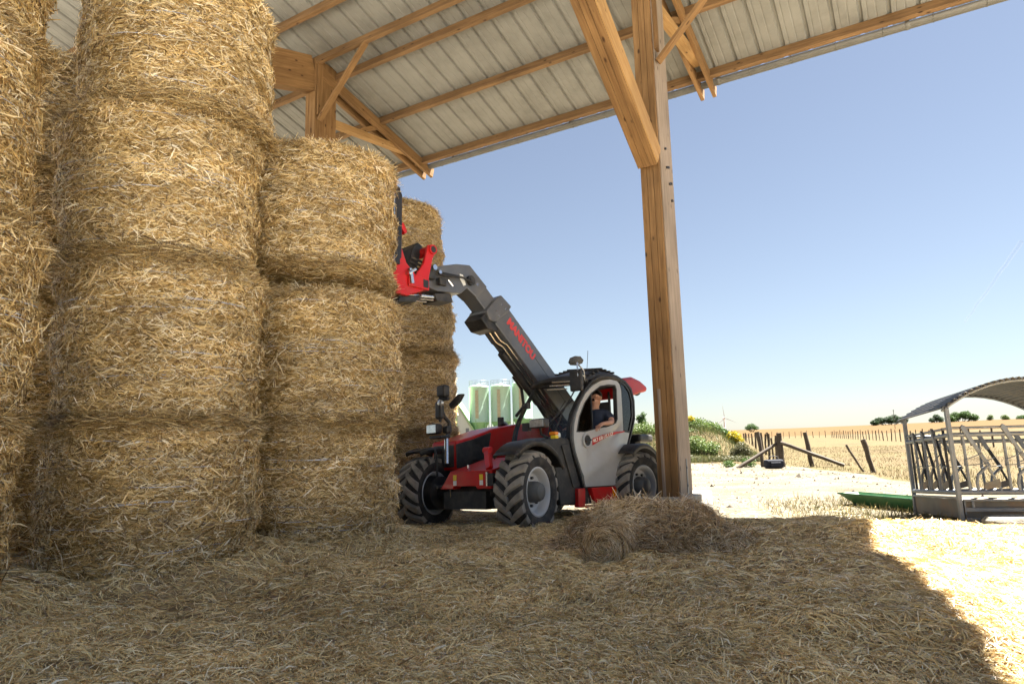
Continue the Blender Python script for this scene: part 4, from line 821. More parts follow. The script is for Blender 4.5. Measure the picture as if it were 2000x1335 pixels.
# lights and mirrors on the cab
hl = MB().box(-0.50, -0.36, 0.86, 1.15, 1.53, 1.67).obj("headlight", M['black'], tele, bevel=0.03)
mb = MB(); mb.box(-0.358, -0.352, 0.875, 1.135, 1.545, 1.655); mb.obj("lens", M['lens'], hl, bevel=0.002)
mb = MB(); mb.tube([(-0.45, 1.0, 1.53), (-0.5, 0.98, 1.44), (-0.75, 0.9, 1.40)], 0.02, 8); mb.box(-0.44, -0.36, 0.72, 0.84, 1.5, 1.62); mb.obj("lamp_bracket", M['black'], hl)
mb = MB(); mb.box(-0.62, -0.54, 1.10, 1.22, 1.42, 1.47); mb.obj("indicator", M['amber'], tele, bevel=0.01); mb = MB(); mb.box(-0.62, -0.54, 1.12, 1.22, 1.365, 1.415); mb.obj("indicator", M['yellow'], tele, bevel=0.01)
mb = MB(); mb.box(-0.98, -0.88, 0.92, 1.0, 1.40, 1.48); mb.obj("marker_lamp", M['white'], tele, bevel=0.02)
mir = MB().box(-1.30, -1.24, 1.02, 1.27, 2.14, 2.50).obj("mirror", M['black'], tele, bevel=0.03)
mb = MB(); mb.tube([(-1.27, 1.18, 2.2), (-1.25, 1.2, 2.40), (-1.26, 1.18, 2.60), (-1.55, 1.1, 2.52), (-1.75, 0.98, 2.43)], 0.014, 8); mb.tube([(-1.27, 1.15, 2.47), (-1.55, 1.1, 2.42), (-1.75, 0.98, 2.36)], 0.014, 8); mb.obj("mirror_arm", M['chrome'], mir, smooth=True)
mb = MB(); mb.lathe([(0.001, 0.09), (0.09, 0.07), (0.13, 0.0), (0.10, -0.05), (0.001, -0.07)], (-1.42, 1.05, 2.66), (0.2, 0, 1), 20); mb.obj("work_lamp", M['hub'], tele, smooth=True)
mb = MB()
for k, w in enumerate((2.22, 2.29, 2.36)): mb.beam((-1.40 - 0.07*k, 0.86, w), (-1.30 - 0.07*k, 0.52, w + 0.01), 0.012, 0.02)
mb.obj("roof_bars", M['chrome'], tele)
# right-hand lamp mast and mirrors
mast = MB().tube([(0.10, -0.48, 1.05), (0.04, -0.54, 1.30), (0.02, -0.56, 1.50)], 0.035, 8).obj("lamp_mast", M['chrome'], tele, smooth=True)
mb = MB(); mb.tube([(0.02, -0.56, 1.48), (-0.06, -0.56, 1.58), (-0.04, -0.56, 1.72), (0.06, -0.56, 1.80), (0.12, -0.56, 1.9)], 0.032, 8); mb.obj("mast_arm", M['black'], mast, smooth=True)
mb = MB(); mb.box(-0.02, 0.2, -0.78, -0.50, 1.46, 1.50); mb.obj("lamp_shelf", M['black'], mast, bevel=0.01)
mb = MB(); mb.box(0.10, 0.24, -0.80, -0.56, 1.53, 1.69); mb.box(0.02, 0.12, -0.56, -0.44, 1.53, 1.65); mb.obj("lamp_housing", M['black'], mast, bevel=0.03)
mb = MB(); mb.box(0.242, 0.248, -0.785, -0.575, 1.545, 1.675); mb.obj("lens", M['lens'], mast, bevel=0.002)
mb = MB(); mb.box(0.08, 0.18, -0.67, -0.52, 1.76, 2.06); mb.obj("mirror_lower", M['black'], mast, bevel=0.04)
mb = MB(); mb.box(0.05, 0.19, -0.62, -0.42, 2.11, 2.31); mb.obj("mirror_upper", M['black'], mast, bevel=0.04)
mb = MB(); mb.prism([(0.05, -0.48, 2.0), (0.02, -0.30, 2.15), (0.0, -0.20, 2.15), (0.02, -0.30, 2.0), (0.05, -0.44, 1.92)], (-0.08, 0, 0)); mb.obj("mirror_side", M['black'], mast, bevel=0.02)
mb = MB(); mb.tube([(0.12, -0.60, 1.72), (0.12, -0.58, 2.3)], 0.025, 8); mb.tube([(0.12, -0.62, 2.08), (0.12, -0.40, 2.08)], 0.03, 8); mb.obj("mirror_pole", M['steelblack'], mast, smooth=True)
mb = MB(); mb.lathe([(0.001, 0.03), (0.045, 0.02), (0.05, -0.03)], (0.19, -0.52, 2.02), (1, 0, 0), 16); mb.obj("small_lamp", M['lens'], mast, smooth=True)
# boom ----------------------------------------------------------------
VB0, VB1 = -0.15, -0.53; SB = 0.88
boom = sideprism([(-1.08, 3.80), (-3.65, 1.72), (-3.75, 1.35), (-3.45, 1.25), (-0.78, 3.42)], VB0, VB1).obj("boom", M['boom'], tele, bevel=0.012)
sideprism([(-0.55, 4.08), (-1.3, 3.48), (-1.07, 3.25), (-0.30, 3.84), (-0.22, 4.06), (-0.22, 4.28)], VB0 - 0.035, VB1 + 0.035).obj("inner_boom", M['boom'], boom, bevel=0.01)
sideprism([(-0.94, 3.95), (-1.21, 3.79), (-1.13, 3.68), (-0.76, 3.43), (-0.62, 3.45), (-0.54, 3.60), (-0.76, 3.82)], VB0 + 0.022, VB1 - 0.022).obj("wear_plate", M['boom'], boom, bevel=0.02)
for (u, w) in ((-0.93, 3.77), (-1.03, 3.71), (-0.79, 3.63), (-0.84, 3.55)): mb = MB(); mb.tube([(u, VB0 + 0.02, w), (u, VB0 + 0.035, w)], 0.018, 8); mb.obj("plate_bolt", M['chrome'], boom)
sideprism([(-0.60, 3.62), (-0.92, 3.37), (-0.85, 3.28), (-0.62, 3.30), (-0.45, 3.46)], VB0 - 0.02, VB1 - 0.06).obj("slide_pad", M['black'], boom, bevel=0.02)
for (va, vb, dw) in ((-0.24, -0.24, 0.0), (-0.34, -0.34, -0.02), (-0.44, -0.44, -0.02)):
    mb = MB(); mb.tube([(-0.80, va, 3.34 + dw), (-1.0, va, 3.16 + dw), (-1.15, va + 0.02, 3.10 + dw), (-3.1, vb, 1.50 + dw)], 0.014, 6); mb.obj("hydraulic_pipe", M['chrome'] if va > -0.4 else M['black'], boom, smooth=True)
mb = MB(); mb.tube([(-1.2, -0.40, 2.98), (-2.2, -0.40, 2.16)], 0.075, 12); mb.tube([(-2.1, -0.40, 2.24), (-3.1, -0.36, 1.2)], 0.05, 12); mb.obj("lift_cylinder", M['black'], boom, smooth=True)
mb = MB(); mb.tube([(-1.7, -0.56, 2.62), (-1.95, -0.58, 2.42), (-2.0, -0.58, 2.1), (-1.75, -0.56, 1.9)], 0.03, 8); mb.obj("hose_guard", M['black'], boom, smooth=True)
text_obj("lettering", "MANITOU", 0.20, M['textred'], boom, (-1.47, VB0 + 0.002, 3.225), (-0.76, 0, -0.65), (-0.65, 0, 0.76), 0.011, stretch=1.0)
mb = MB(); mb.beam((-1.7, VB0 + 0.001, 3.06), (-3.3, VB0 + 0.001, 1.70), 0.004, 0.006, (1, 0, 0)); mb.obj("weld_seam", M['black'], boom)
# goose-neck head
head = sideprism([(0.95, 4.02), (0.50, 4.17), (0.11, 4.29), (-0.20, 4.34), (-0.62, 4.04), (-0.36, 3.80), (-0.12, 3.92), (0.02, 3.80), (0.55, 3.74), (1.0, 3.80)], VB0 - 0.02, VB1 + 0.02).obj("boom_head", M['boom'], tele, bevel=0.012)
mb = MB(); mb.tube([(-0.19, VB0 - 0.03, 4.06), (-0.19, VB0 + 0.03, 4.06)], 0.085, 20); mb.tube([(-0.19, VB0 + 0.02, 4.06), (-0.19, VB0 + 0.045, 4.06)], 0.05, 16); mb.obj("pivot_cap", M['black'], head, smooth=True)
mb = MB(); mb.tube([(-0.36, VB0 - 0.03, 4.03), (-0.36, VB0 - 0.005, 4.03)], 0.028, 12); mb.obj("pin", M['chrome'], head)
mb = MB(); mb.prism([(0.05, VB0 - 0.016, 4.13), (-0.02, VB0 - 0.016, 4.13), (-0.09, VB0 - 0.016, 3.97), (-0.03, VB0 - 0.016, 3.94), (0.05, VB0 - 0.016, 4.05)], (0, 0.004, 0)); mb.obj("white_sticker", M['white'], head)
mb = MB()
for k in range(4): mb.tube([(1.2, -0.05 - 0.03*k, 4.12 - 0.06*k), (0.85, 0.0 - 0.02*k, 4.05 - 0.05*k), (0.5, -0.06 - 0.02*k, 3.98 + 0.02*k), (0.05, -0.09, 4.05), (-0.2, -0.12, 4.02)], 0.018, 6)
mb.obj("hydraulic_hoses", M['black'], head, smooth=True)
mb = MB(); mb.box(0.72, 0.95, -0.13, -0.02, 3.86, 4.02); mb.box(0.45, 0.6, -0.13, -0.06, 3.82, 3.94); mb.obj("hose_coupler", M['black'], head, bevel=0.015)
mb = MB(); mb.tube([(0.78, -0.02, 4.04), (0.78, 0.03, 4.04)], 0.045, 14); mb.tube([(0.64, -0.05, 4.0), (0.64, 0.0, 4.0)], 0.03, 12); mb.tube([(0.36, -0.12, 3.95), (0.28, -0.1, 3.86)], 0.02, 8); mb.obj("coupler_caps", M['chrome'], head, smooth=True)
mb = MB(); mb.tube([(0.3, -0.26, 3.68), (0.85, -0.26, 3.62)], 0.055, 12); mb.tube([(0.8, -0.26, 3.62), (1.15, -0.26, 3.60)], 0.035, 12); mb.tube([(0.3, -0.42, 3.68), (0.85, -0.42, 3.62)], 0.055, 12); mb.tube([(0.8, -0.42, 3.62), (1.15, -0.42, 3.60)], 0.035, 12); mb.obj("tilt_cylinder", M['chrome'], head, smooth=True)
mb = MB(); mb.prism([(0.25, -0.18, 3.76), (0.2, -0.18, 3.62), (0.55, -0.18, 3.58), (0.6, -0.18, 3.70)], (0, -0.34, 0)); mb.obj("cylinder_mount", M['black'], head, bevel=0.01)
# red quick hitch
def hitch_plate(v0, v1):
    return sideprism([(0.84, 4.33), (0.90, 4.36), (0.99, 4.33), (1.08, 4.02), (1.24, 3.80), (1.42, 3.95), (1.50, 4.14), (1.60, 4.16), (1.66, 3.90), (1.72, 3.46), (1.40, 3.45), (1.02, 3.62), (0.98, 3.80), (0.90, 4.12), (0.82, 4.27)], v0, v1)
hitch = hitch_plate(0.10, 0.05).obj("quick_hitch", M['red'], tele, bevel=0.01)
hitch_plate(-0.72, -0.77).obj("hitch_plate", M['red'], hitch, bevel=0.01)
mb = MB(); mb.tube([(0.91, 0.13, 4.27), (0.91, -0.80, 4.27)], 0.075, 18); mb.obj("hitch_tube", M['red'], hitch, smooth=True)
mb = MB(); mb.tube([(0.91, 0.132, 4.27), (0.91, 0.136, 4.27)], 0.05, 16); mb.obj("dark_bore_disc", M['black'], hitch)  # black disc on the closed tube end, painting in its dark hollow
mb = MB(); mb.box(1.0, 1.40, 0.13, -0.80, 3.60, 3.78); mb.obj("hitch_beam", M['red'], hitch, bevel=0.01); mb = MB(); mb.box(1.02, 1.12, 0.131, 0.134, 3.63, 3.75); mb.obj("dark_opening_plate", M['black'], hitch)  # thin black plate on the solid beam imitates a dark opening
mb = MB(); mb.prism([(0.92, -0.1, 4.38), (1.02, -0.1, 4.42), (1.12, -0.1, 4.30), (1.25, -0.1, 3.86), (1.1, -0.1, 3.8)], (0, -0.4, 0)); mb.obj("hitch_core", M['black'], hitch, bevel=0.02)
mb = MB(); mb.tube([(1.42, 0.10, 3.78), (1.42, 0.16, 3.78), (1.30, 0.16, 3.86)], 0.025, 8); mb.tube([(1.38, 0.13, 3.86), (1.34, 0.13, 3.64)], 0.035, 8); mb.obj("lock_lever", M['chrome'], hitch, smooth=True)
mb = MB(); mb.prism([(1.05, 0.05, 3.54), (1.5, 0.05, 3.44), (1.55, 0.05, 3.34), (1.2, 0.05, 3.40)], (0, -0.8, 0)); mb.obj("hitch_foot", M['black'], hitch, bevel=0.02)
# fork carriage with backrest and tines
car = MB()
car.prism([(1.56, 0.16, 3.98), (1.68, 0.16, 3.84), (1.70, 0.16, 5.08), (1.62, 0.16, 5.06), (1.55, 0.16, 4.95)], (0, -0.06, 0))
car.prism([(1.56, -0.86, 3.98), (1.68, -0.86, 3.84), (1.70, -0.86, 5.08), (1.62, -0.86, 5.06), (1.55, -0.86, 4.95)], (0, -0.06, 0))
for w in (3.88, 4.32, 4.98): car.box(1.57, 1.67, -0.90, 0.14, w, w + 0.09)
for v in (-0.1, -0.36, -0.62): car.box(1.60, 1.64, v - 0.02, v + 0.02, 3.95, 5.0)
carr = car.obj("fork_carriage", M['steelblack'], tele, bevel=0.008)
mb = MB(); mb.tube([(1.71, 0.165, 3.86), (1.71, 0.165, 5.24)], 0.013, 8); mb.obj("guide_rod", M['chrome'], carr, smooth=True); mb = MB(); mb.tube([(1.71, 0.165, 5.18), (1.71, 0.165, 5.30)], 0.045, 8); mb.obj("rod_cap", M['black'], carr)
mb = MB(); mb.prism([(1.50, 0.12, 4.55), (1.42, 0.12, 4.42), (1.46, 0.12, 4.38), (1.56, 0.12, 4.48)], (0, -0.5, 0)); mb.obj("red_bracket", M['red'], carr)
for v in (-0.02, -0.68):
    mb = MB(); mb.prism([(1.70, v, 3.86), (1.70, v, 3.335), (2.9, v, 3.345), (2.9, v, 3.36), (1.80, v, 3.385), (1.755, v, 3.44), (1.755, v, 3.86)], (0, -0.11, 0)); mb.obj("fork_tine", M['black'], carr, bevel=0.006)

# ------------------------------------------------------------------ driver leaning on the open window
drv = empty("person", mat=tele.matrix_world.copy()); tag(drv, "man in navy short-sleeved shirt driving the telehandler, arm resting on the open window", "person")
def skin_mesh(name, verts, edges, mat, parent, sub=2):
    me = bpy.data.meshes.new(name); me.from_pydata([v[:3] for v in verts], edges, []); o = bpy.data.objects.new(name, me); COL.objects.link(o)
    o.modifiers.new("skin", 'SKIN'); sv = me.skin_vertices[0].data
    for i, v in enumerate(verts): sv[i].radius = (v[3], v[4] if len(v) > 4 else v[3]); sv[i].use_root = (i == 0)
    s_ = o.modifiers.new("sub", 'SUBSURF'); s_.levels = sub; s_.render_levels = sub
    dg = bpy.context.evaluated_depsgraph_get(); m2 = bpy.data.meshes.new_from_object(o.evaluated_get(dg)); bpy.data.objects.remove(o)
    m2.materials.clear(); m2.materials.append(mat)
    for p in m2.polygons: p.use_smooth = True
    o = bpy.data.objects.new(name, m2); COL.objects.link(o); o.parent = parent; return o
# u, v, w, radius: pelvis, belly, chest, neck base, neck, jaw, skull, crown
hd_f = Vector((0.86, 0.10, 0.50)).normalized()
bv = [(-2.56, .56, 1.26, .16), (-2.56, .57, 1.46, .145), (-2.55, .60, 1.70, .165), (-2.545, .64, 1.94, .085), (-2.53, .66, 2.01, .06), (-2.505, .675, 2.09, .084), (-2.53, .68, 2.165, .116), (-2.55, .68, 2.225, .104),
      (-2.56, .80, 1.90, .075), (-2.58, .93, 1.80, .062), (-2.50, 1.0, 1.70, .048), (-2.32, 1.035, 1.675, .042), (-2.13, 1.04, 1.655, .030),
      (-2.53, .42, 1.88, .075), (-2.42, .33, 1.70, .055), (-2.20, .34, 1.60, .042), (-1.98, .40, 1.60, .032),
      (-2.35, .44, 1.24, .105), (-2.02, .42, 1.22, .085), (-1.92, .42, 0.98, .06), (-2.35, .68, 1.24, .105), (-2.02, .72, 1.22, .085), (-1.92, .72, 0.98, .06),
      (-2.06, 1.045, 1.63, .040, .026), (-2.01, 1.05, 1.605, .042, .022), (-1.90, .43, 1.60, .038, .026)]
be = [(0, 1), (1, 2), (2, 3), (3, 4), (4, 5), (5, 6), (6, 7), (2, 8), (8, 9), (9, 10), (10, 11), (11, 12), (2, 13), (13, 14), (14, 15), (15, 16), (0, 17), (17, 18), (18, 19), (0, 20), (20, 21), (21, 22), (12, 23), (23, 24), (16, 25)]
# nose and chin grow out of the head, four fingers and a thumb from each hand
def add(bvs, p, r, parent_i): bvs.append((*p, r)); be.append((parent_i, len(bvs)-1)); return len(bvs)-1
c6 = Vector(bv[6][:3]); n1 = add(bv, c6 + hd_f*0.095 + Vector((0, 0, -0.015)), .022, 6); add(bv, c6 + hd_f*0.118 + Vector((0, 0, -0.03)), .012, n1); add(bv, Vector(bv[5][:3]) + hd_f*0.055, .045, 5)
for k, (dv, L) in enumerate(((-0.032, .082), (-0.011, .095), (0.011, .09), (0.032, .07))):
    b = Vector(bv[24][:3]); a1 = add(bv, b + Vector((.022, dv*0.95, -.015)), .0115, 24); a2 = add(bv, b + Vector((.022 + L*.45, dv*1.15, -.045)), .010, a1); add(bv, b + Vector((.022 + L*.6, dv*1.2, -.045 - L*.45)), .0085, a2)
a1 = add(bv, Vector(bv[23][:3]) + Vector((.03, -.045, -.01)), .0125, 23); add(bv, Vector(bv[23][:3]) + Vector((.075, -.06, -.03)), .010, a1)
for dv, L in ((-.028, .06), (-.009, .07), (.011, .065), (.03, .055)):
    b = Vector(bv[25][:3]); a1 = add(bv, b + Vector((.03, dv, .0)), .0105, 25); add(bv, b + Vector((.03 + L*.6, dv, -.035)), .0095, a1)
add(bv, Vector(bv[25][:3]) + Vector((0.0, .05, .02)), .0115, 25)
body = skin_mesh("body", bv, be, M['skin'], drv)
sv_ = [(-2.56, .56, 1.24, .185), (-2.56, .57, 1.46, .175), (-2.55, .60, 1.70, .195), (-2.545, .635, 1.90, .125), (-2.54, .65, 1.965, .082), (-2.56, .80, 1.90, .098), (-2.58, .92, 1.81, .085), (-2.54, .98, 1.745, .072), (-2.53, .42, 1.88, .098), (-2.43, .335, 1.72, .078)]
skin_mesh("shirt", sv_, [(0, 1), (1, 2), (2, 3), (3, 4), (2, 5), (5, 6), (6, 7), (2, 8), (8, 9)], M['shirt'], drv)
tv_ = [(-2.56, .56, 1.2, .175), (-2.35, .44, 1.24, .122), (-2.02, .42, 1.22, .10), (-1.92, .42, .95, .08), (-2.35, .68, 1.24, .122), (-2.02, .72, 1.22, .10), (-1.92, .72, .95, .08)]
skin_mesh("trousers", tv_, [(0, 1), (1, 2), (2, 3), (0, 4), (4, 5), (5, 6)], M['trousers'], drv)
hm = MB(); hc = Vector((-2.552, .682, 2.20)); nu, nv = 20, 12; side_ = hd_f.cross(Vector((0, 0, 1))).normalized(); top_ = side_.cross(hd_f).normalized()
for i_ in range(nv + 1):
    ph = math.radians(8 + 112*i_/nv)
    for k in range(nu):
        a = 2*math.pi*k/nu; f_ = math.cos(a); lim = ph if f_ < 0.2 else min(ph, math.radians(62 + 40*(1 - f_)))
        hm.v.append(hc + top_*(0.112*math.cos(lim)) + hd_f*(0.112*math.sin(lim)*f_) + side_*(0.098*math.sin(lim)*math.sin(a)))
for i_ in range(nv):
    for k in range(nu): k2 = (k+1) % nu; hm.f.append((i_*nu + k, i_*nu + k2, (i_+1)*nu + k2, (i_+1)*nu + k))
hm.f.append(tuple(range(nu)))
hob = hm.obj("hair", M['hair'], drv, smooth=True)
M['eye'] = pbr("eyes", (0.11, 0.06, 0.045), 0.4)
for s in (-1, 1):
    sd = hd_f.cross(Vector((0, 0, 1))).normalized(); e = c6 + hd_f*0.088 + sd*s*0.036 + Vector((0, 0, 0.012))
    MB().lathe([(0.001, .006), (.005, .004), (.0065, 0), (.005, -.004), (.001, -.006)], e, hd_f, 10).obj("eye", M['eye'], drv, smooth=True)
    er_ = c6 + sd*s*0.098 - hd_f*0.01; MB().lathe([(0.001, .014), (.02, .008), (.028, 0), (.02, -.008), (.001, -.012)], er_, sd, 12).obj("ear", M['skin'], drv, smooth=True)
mouth = Vector(bv[5][:3]) + hd_f*0.098 + Vector((0, 0, .0)); mb = MB(); sd = hd_f.cross(Vector((0, 0, 1))).normalized(); mb.tube([mouth - sd*.024, mouth + hd_f*.004, mouth + sd*.024], .006, 6); M['lip'] = pbr("lips", (0.34, 0.13, 0.10), 0.5); mb.obj("mouth", M['lip'], drv, smooth=True)

# ------------------------------------------------------------------ background: silos, shed, fences, plants
for k, x in enumerate((-4.42, -1.65, 1.12)):
    r = empty("feed_silo", (x, 85, float(hg(x, 85))))
    tag(r, "pale green feed silo with ochre strip, %s" % ("left one beside the white shed", "middle one of three", "right one partly behind the cab")[k], "silo", "pale green feed silos behind the loader")
    z0 = 3.62; z1 = 8.15
    MB().lathe([(0.001, z1 + 0.45), (0.25, z1 + 0.42), (0.3, z1 + 0.3), (1.18, z1 + 0.1), (1.27, z1), (1.285, z1 - 0.06), (1.26, z1 - 0.1), (1.26, z0 + 0.06), (1.285, z0 + 0.03), (1.26, z0)], (0, 0, 0), (0, 0, 1), 40).obj("tank", M['silo'], r, smooth=True)
    MB().lathe([(1.258, z0 + 0.001), (0.35, z0 - 1.9), (0.3, z0 - 2.3)], (0, 0, 0), (0, 0, 1), 32).obj("hopper_cone", M['silodark'], r, smooth=True)
    for a in range(6):
        t = a*math.pi/3 + 0.2; mb = MB(); mb.beam((1.22*math.cos(t), 1.22*math.sin(t), -0.05), (1.22*math.cos(t), 1.22*math.sin(t), z0 + 0.3), 0.1, 0.1); mb.obj("leg", M['silodark'], r)
    mb = MB(); mb.prism([(-0.42 + 0.0, -1.275, z0 + 0.5), (-0.02, -1.30, z0 + 0.5), (-0.02, -1.30, z1 - 0.5), (-0.42, -1.275, z1 - 0.5)], (0, 0.15, 0)); mb.obj("sight_strip", M['sight'], r)
    mb = MB()
    for t in np.linspace(math.pi*0.2, math.pi*2.2, 14): mb.tube([(1.25*math.cos(t), 1.25*math.sin(t), z1), (1.25*math.cos(t), 1.25*math.sin(t), z1 + 0.75)], 0.018, 5)
    for zz in (z1 + 0.4, z1 + 0.75): mb.tube([(1.25*math.cos(t), 1.25*math.sin(t), zz) for t in np.linspace(0, 2*math.pi, 25)], 0.018, 5)
    mb.obj("top_rail", M['galv'], r)
sh = empty("shed", (-9.4, 84, float(hg(-9.4, 84))))
tag(sh, "white gabled farm shed with green trim beside the silos", "shed")
mb = MB(); mb.prism([(-4, 0, 0), (4.6, 0, 0), (4.6, 0, 1.9), (1.7, 0, 6.7), (-4, 0, 9.6)], (0, 14, 0)); mb.obj("wall", M['shed'], sh)
mb = MB(); mb.prism([(4.75, -0.2, 1.75), (1.75, -0.2, 6.75), (1.75, -0.2, 6.95), (4.95, -0.2, 1.75)], (0, 14.4, 0)); mb.prism([(1.749, -0.2, 6.75), (-4.1, -0.2, 9.7), (-4.1, -0.2, 9.9), (1.749, -0.2, 6.95)], (0, 14.4, 0)); mb.obj("roof", M['shedtrim'], sh)
mb = MB(); mb.box(2.0, 2.25, -0.06, -0.002, 0, 6.2); mb.obj("trim_strip", M['shedtrim'], sh)
mb = MB(); mb.box(3.3, 3.7, -0.05, -0.002, 2.1, 2.9); mb.obj("vent_panel", M['galv'], sh)

def post_mesh(h, r, seed):
    g = random.Random(seed); pts = []; n = 6
    for i in range(n): pts.append((g.uniform(-.02, .02), g.uniform(-.02, .02), -0.25 + (h + 0.25)*i/(n-1)))
    return MB().tube(pts, [r*g.uniform(0.85, 1.1) for _ in range(n)], 8)
pm = []
for k in range(6):
    o = post_mesh(1.25 + 0.08*(k % 3), 0.055 + 0.012*(k % 2), k).obj("fence_post", M['postwood'], smooth=True); pm.append(o.data); bpy.data.objects.remove(o)
def fence(name, label, pts, group=None, wires=(0.45, 0.8, 1.1), thin=1.0):
    r = empty(name); tag(r, label, "fence", group); g = random.Random(len(pts)); prev = None
    for i, (x, y) in enumerate(pts):
        o = bpy.data.objects.new("fence_post", pm[(i*5 + 1) % 6]); COL.objects.link(o); o.parent = r
        o.location = (x, y, float(hg(x, y))); o.rotation_euler = (g.uniform(-.06, .06), g.uniform(-.06, .06), g.random()*6); k = (0.8 if i % 2 else 1.0)
        o.scale = (k*thin, k*thin, g.uniform(0.93, 1.1))
    mb = MB()
    for w in wires:
        for (a, b) in zip(pts[:-1], pts[1:]): mb.tube([(a[0], a[1], float(hg(*a)) + w), (b[0], b[1], float(hg(*b)) + w)], 0.006, 4, False)
    mb.obj("wire", M['galvdark'], r)
p0 = np.array([40.5, 66.0]); p1 = np.array([57.4, 116.0]); dd = p1 - p0; pts = []
t = -0.35
while t < 1.4:
    p = p0 + dd*t; pts.append((float(p[0]), float(p[1]))); t += 0.045*(1 + 0.05*random.random())
p2 = np.array(pts[-1]); p3 = np.array([29.0, 150.0]); n = 34
for i in range(1, n): p = p2 + (p3 - p2)*i/n; pts.append((float(p[0]), float(p[1])))
fence("pasture_fence", "long wire fence of thin wooden posts crossing the far side of the dry pasture", pts)
pts = [(11.95, 30.7), (12.7, 33.0), (13.3, 35.2), (15.0, 39.6), (16.3, 43.6), (17.6, 47.5), (18.7, 50.8), (20.0, 54.9), (21.6, 60), (23.3, 65), (25.6, 72), (27.6, 78), (30.5, 87), (34, 98), (38, 110), (42, 122), (46, 134)]
fence("bank_fence", "wooden post fence running away along the weedy bank left of the pasture", pts)
def lone(name, p0, p1, r, label, cat="fence post", group=None, seed=0):
    g = random.Random(seed); n = 7; pts = [Vector(p0).lerp(Vector(p1), i/(n-1)) + Vector((g.uniform(-.015, .015), g.uniform(-.015, .015), 0)) for i in range(n)]
    o = MB().tube(pts, [r*g.uniform(0.88, 1.1) for _ in range(n)], 9).obj(name, M['postwood'], smooth=True); tag(o, label, cat, group); return o
zz = lambda x, y: float(hg(x, y))
def gp(x, y, dz=0): return (x, y, zz(x, y) + dz)
lone("corner_post", gp(11.2, 28.2, -0.2), gp(11.15, 28.25, 1.42), 0.12, "thick weathered corner post standing right behind the dark bag", "fence post", seed=1)
lone("brace_pole", gp(9.2, 27.9, 0.0), gp(11.1, 28.3, 1.0), 0.075, "short dark brace pole leaning against the left of the corner post", "brace pole", seed=2)
lone("brace_pole", gp(13.3, 27.2, 0.05), gp(11.15, 28.15, 1.02), 0.075, "long brace pole slanting down to the right from the corner post", "brace pole", seed=3)
lone("fence_post", gp(12.37, 28.0, -0.2), gp(12.2, 28.1, 1.42), 0.09, "crooked single wooden post at the pasture edge, right of the long slanting brace", seed=4)
lone("fence_post", gp(12.25, 23.0, -0.2), gp(12.0, 23.1, 1.12), 0.085, "thick leaning wooden post at the yard edge, left of the cattle feeder", seed=5)
lone("stake", gp(12.35, 23.7, -0.2), gp(11.75, 23.8, 0.95), 0.04, "thin stake leaning left beside the thick post near the feeder", "stake", seed=6)
lone("corner_post", gp(10.55, 28.6, -0.2), gp(10.45, 28.7, 1.5), 0.085, "slimmer dark post just left of the thick corner post", "fence post", seed=8)
bagr = empty("camera_bag", gp(10.45, 27.2)); tag(bagr, "dark navy carry bag lying at the foot of the corner post", "bag")
mb = MB(); mb.box(-0.36, 0.36, -0.18, 0.18, 0.02, 0.36); mb.obj("bag_body", M['navy'], bagr, bevel=0.07)
mb = MB(); mb.box(-0.2, 0.22, -0.24, -0.181, 0.06, 0.26); mb.obj("front_pocket", M['navy'], bagr, bevel=0.03)
mb = MB(); mb.tube([(-0.2, 0, 0.35), (-0.16, 0, 0.46), (0.0, 0, 0.5), (0.16, 0, 0.46), (0.2, 0, 0.35)], 0.022, 8); mb.obj("handle", M['black'], bagr, smooth=True)

def leaf_cloud(blobs, n, size, seed, asp=0.55, up=0.3):
    g = np.random.default_rng(seed); w = np.array([b[3]*b[4]*b[5] for b in blobs])**0.67; ch = g.choice(len(blobs), n, p=w/w.sum()); B = np.array([b[:6] for b in blobs])[ch]
    d = unit(g.normal(0, 1, (n, 3))); rad = g.random(n)**0.45; rad *= 0.8 + 0.35*vnoise(d[:, 0]*2 + B[:, 0], d[:, 1]*2 + d[:, 2]*1.7 + B[:, 1], 1.6, 3)
    P = B[:, :3] + d*rad[:, None]*B[:, 3:6]
    T = unit(g.normal(0, 1, (n, 3)) + d*0.6 + np.array([0, 0, up])); N = unit(d + g.normal(0, 0.7, (n, 3)) + np.array([0, 0, 0.4])); S = unit(np.cross(N, T))
    L = (size*g.uniform(0.6, 1.4, n))[:, None]; W = L*asp
    co = np.stack([P - T*L/2, P + S*W/2, P + T*L/2, P - S*W/2], 1).reshape(-1, 3)
    return co, np.arange(n*4).reshape(-1, 4)
def shrub(name, label, loc, blobs, n, size, leaf, cat="shrub", group=None, seed=0, stem=0.05, part="foliage", extra=None, asp=0.55):
    r = empty(name, loc); tag(r, label, cat, group)
    c, q = leaf_cloud(blobs, n, size, seed, asp); o = bpy.data.objects.new(part, np_mesh(part, c, q, [M[leaf]])); COL.objects.link(o); o.parent = r
    if extra:
        c, q = leaf_cloud(extra[0], extra[1], extra[2], seed + 9, 0.7); o = bpy.data.objects.new("blossom", np_mesh("blossom", c, q, [M[extra[3]]])); COL.objects.link(o); o.parent = r
    mb = MB(); g = random.Random(seed)
    for b in blobs:
        for k in range(3):
            e = Vector((b[0] + g.uniform(-.6, .6)*b[3], b[1] + g.uniform(-.5, .5)*b[4], b[2] + g.uniform(-0.2, .6)*b[5])); s = Vector((b[0]*0.3, b[1]*0.3, -0.15)); m_ = s.lerp(e, 0.5) + Vector((g.uniform(-.1, .1), g.uniform(-.1, .1), 0.1))*b[3]
            mb.tube([s, m_, e], [stem, stem*0.7, stem*0.3], 5)
    mb.obj("stem" if stem < 0.1 else "trunk", M['stem'], r, smooth=True); return r
GW = "weeds and bushes on the bank"
def at(x, y): return (x, y, zz(x, y))
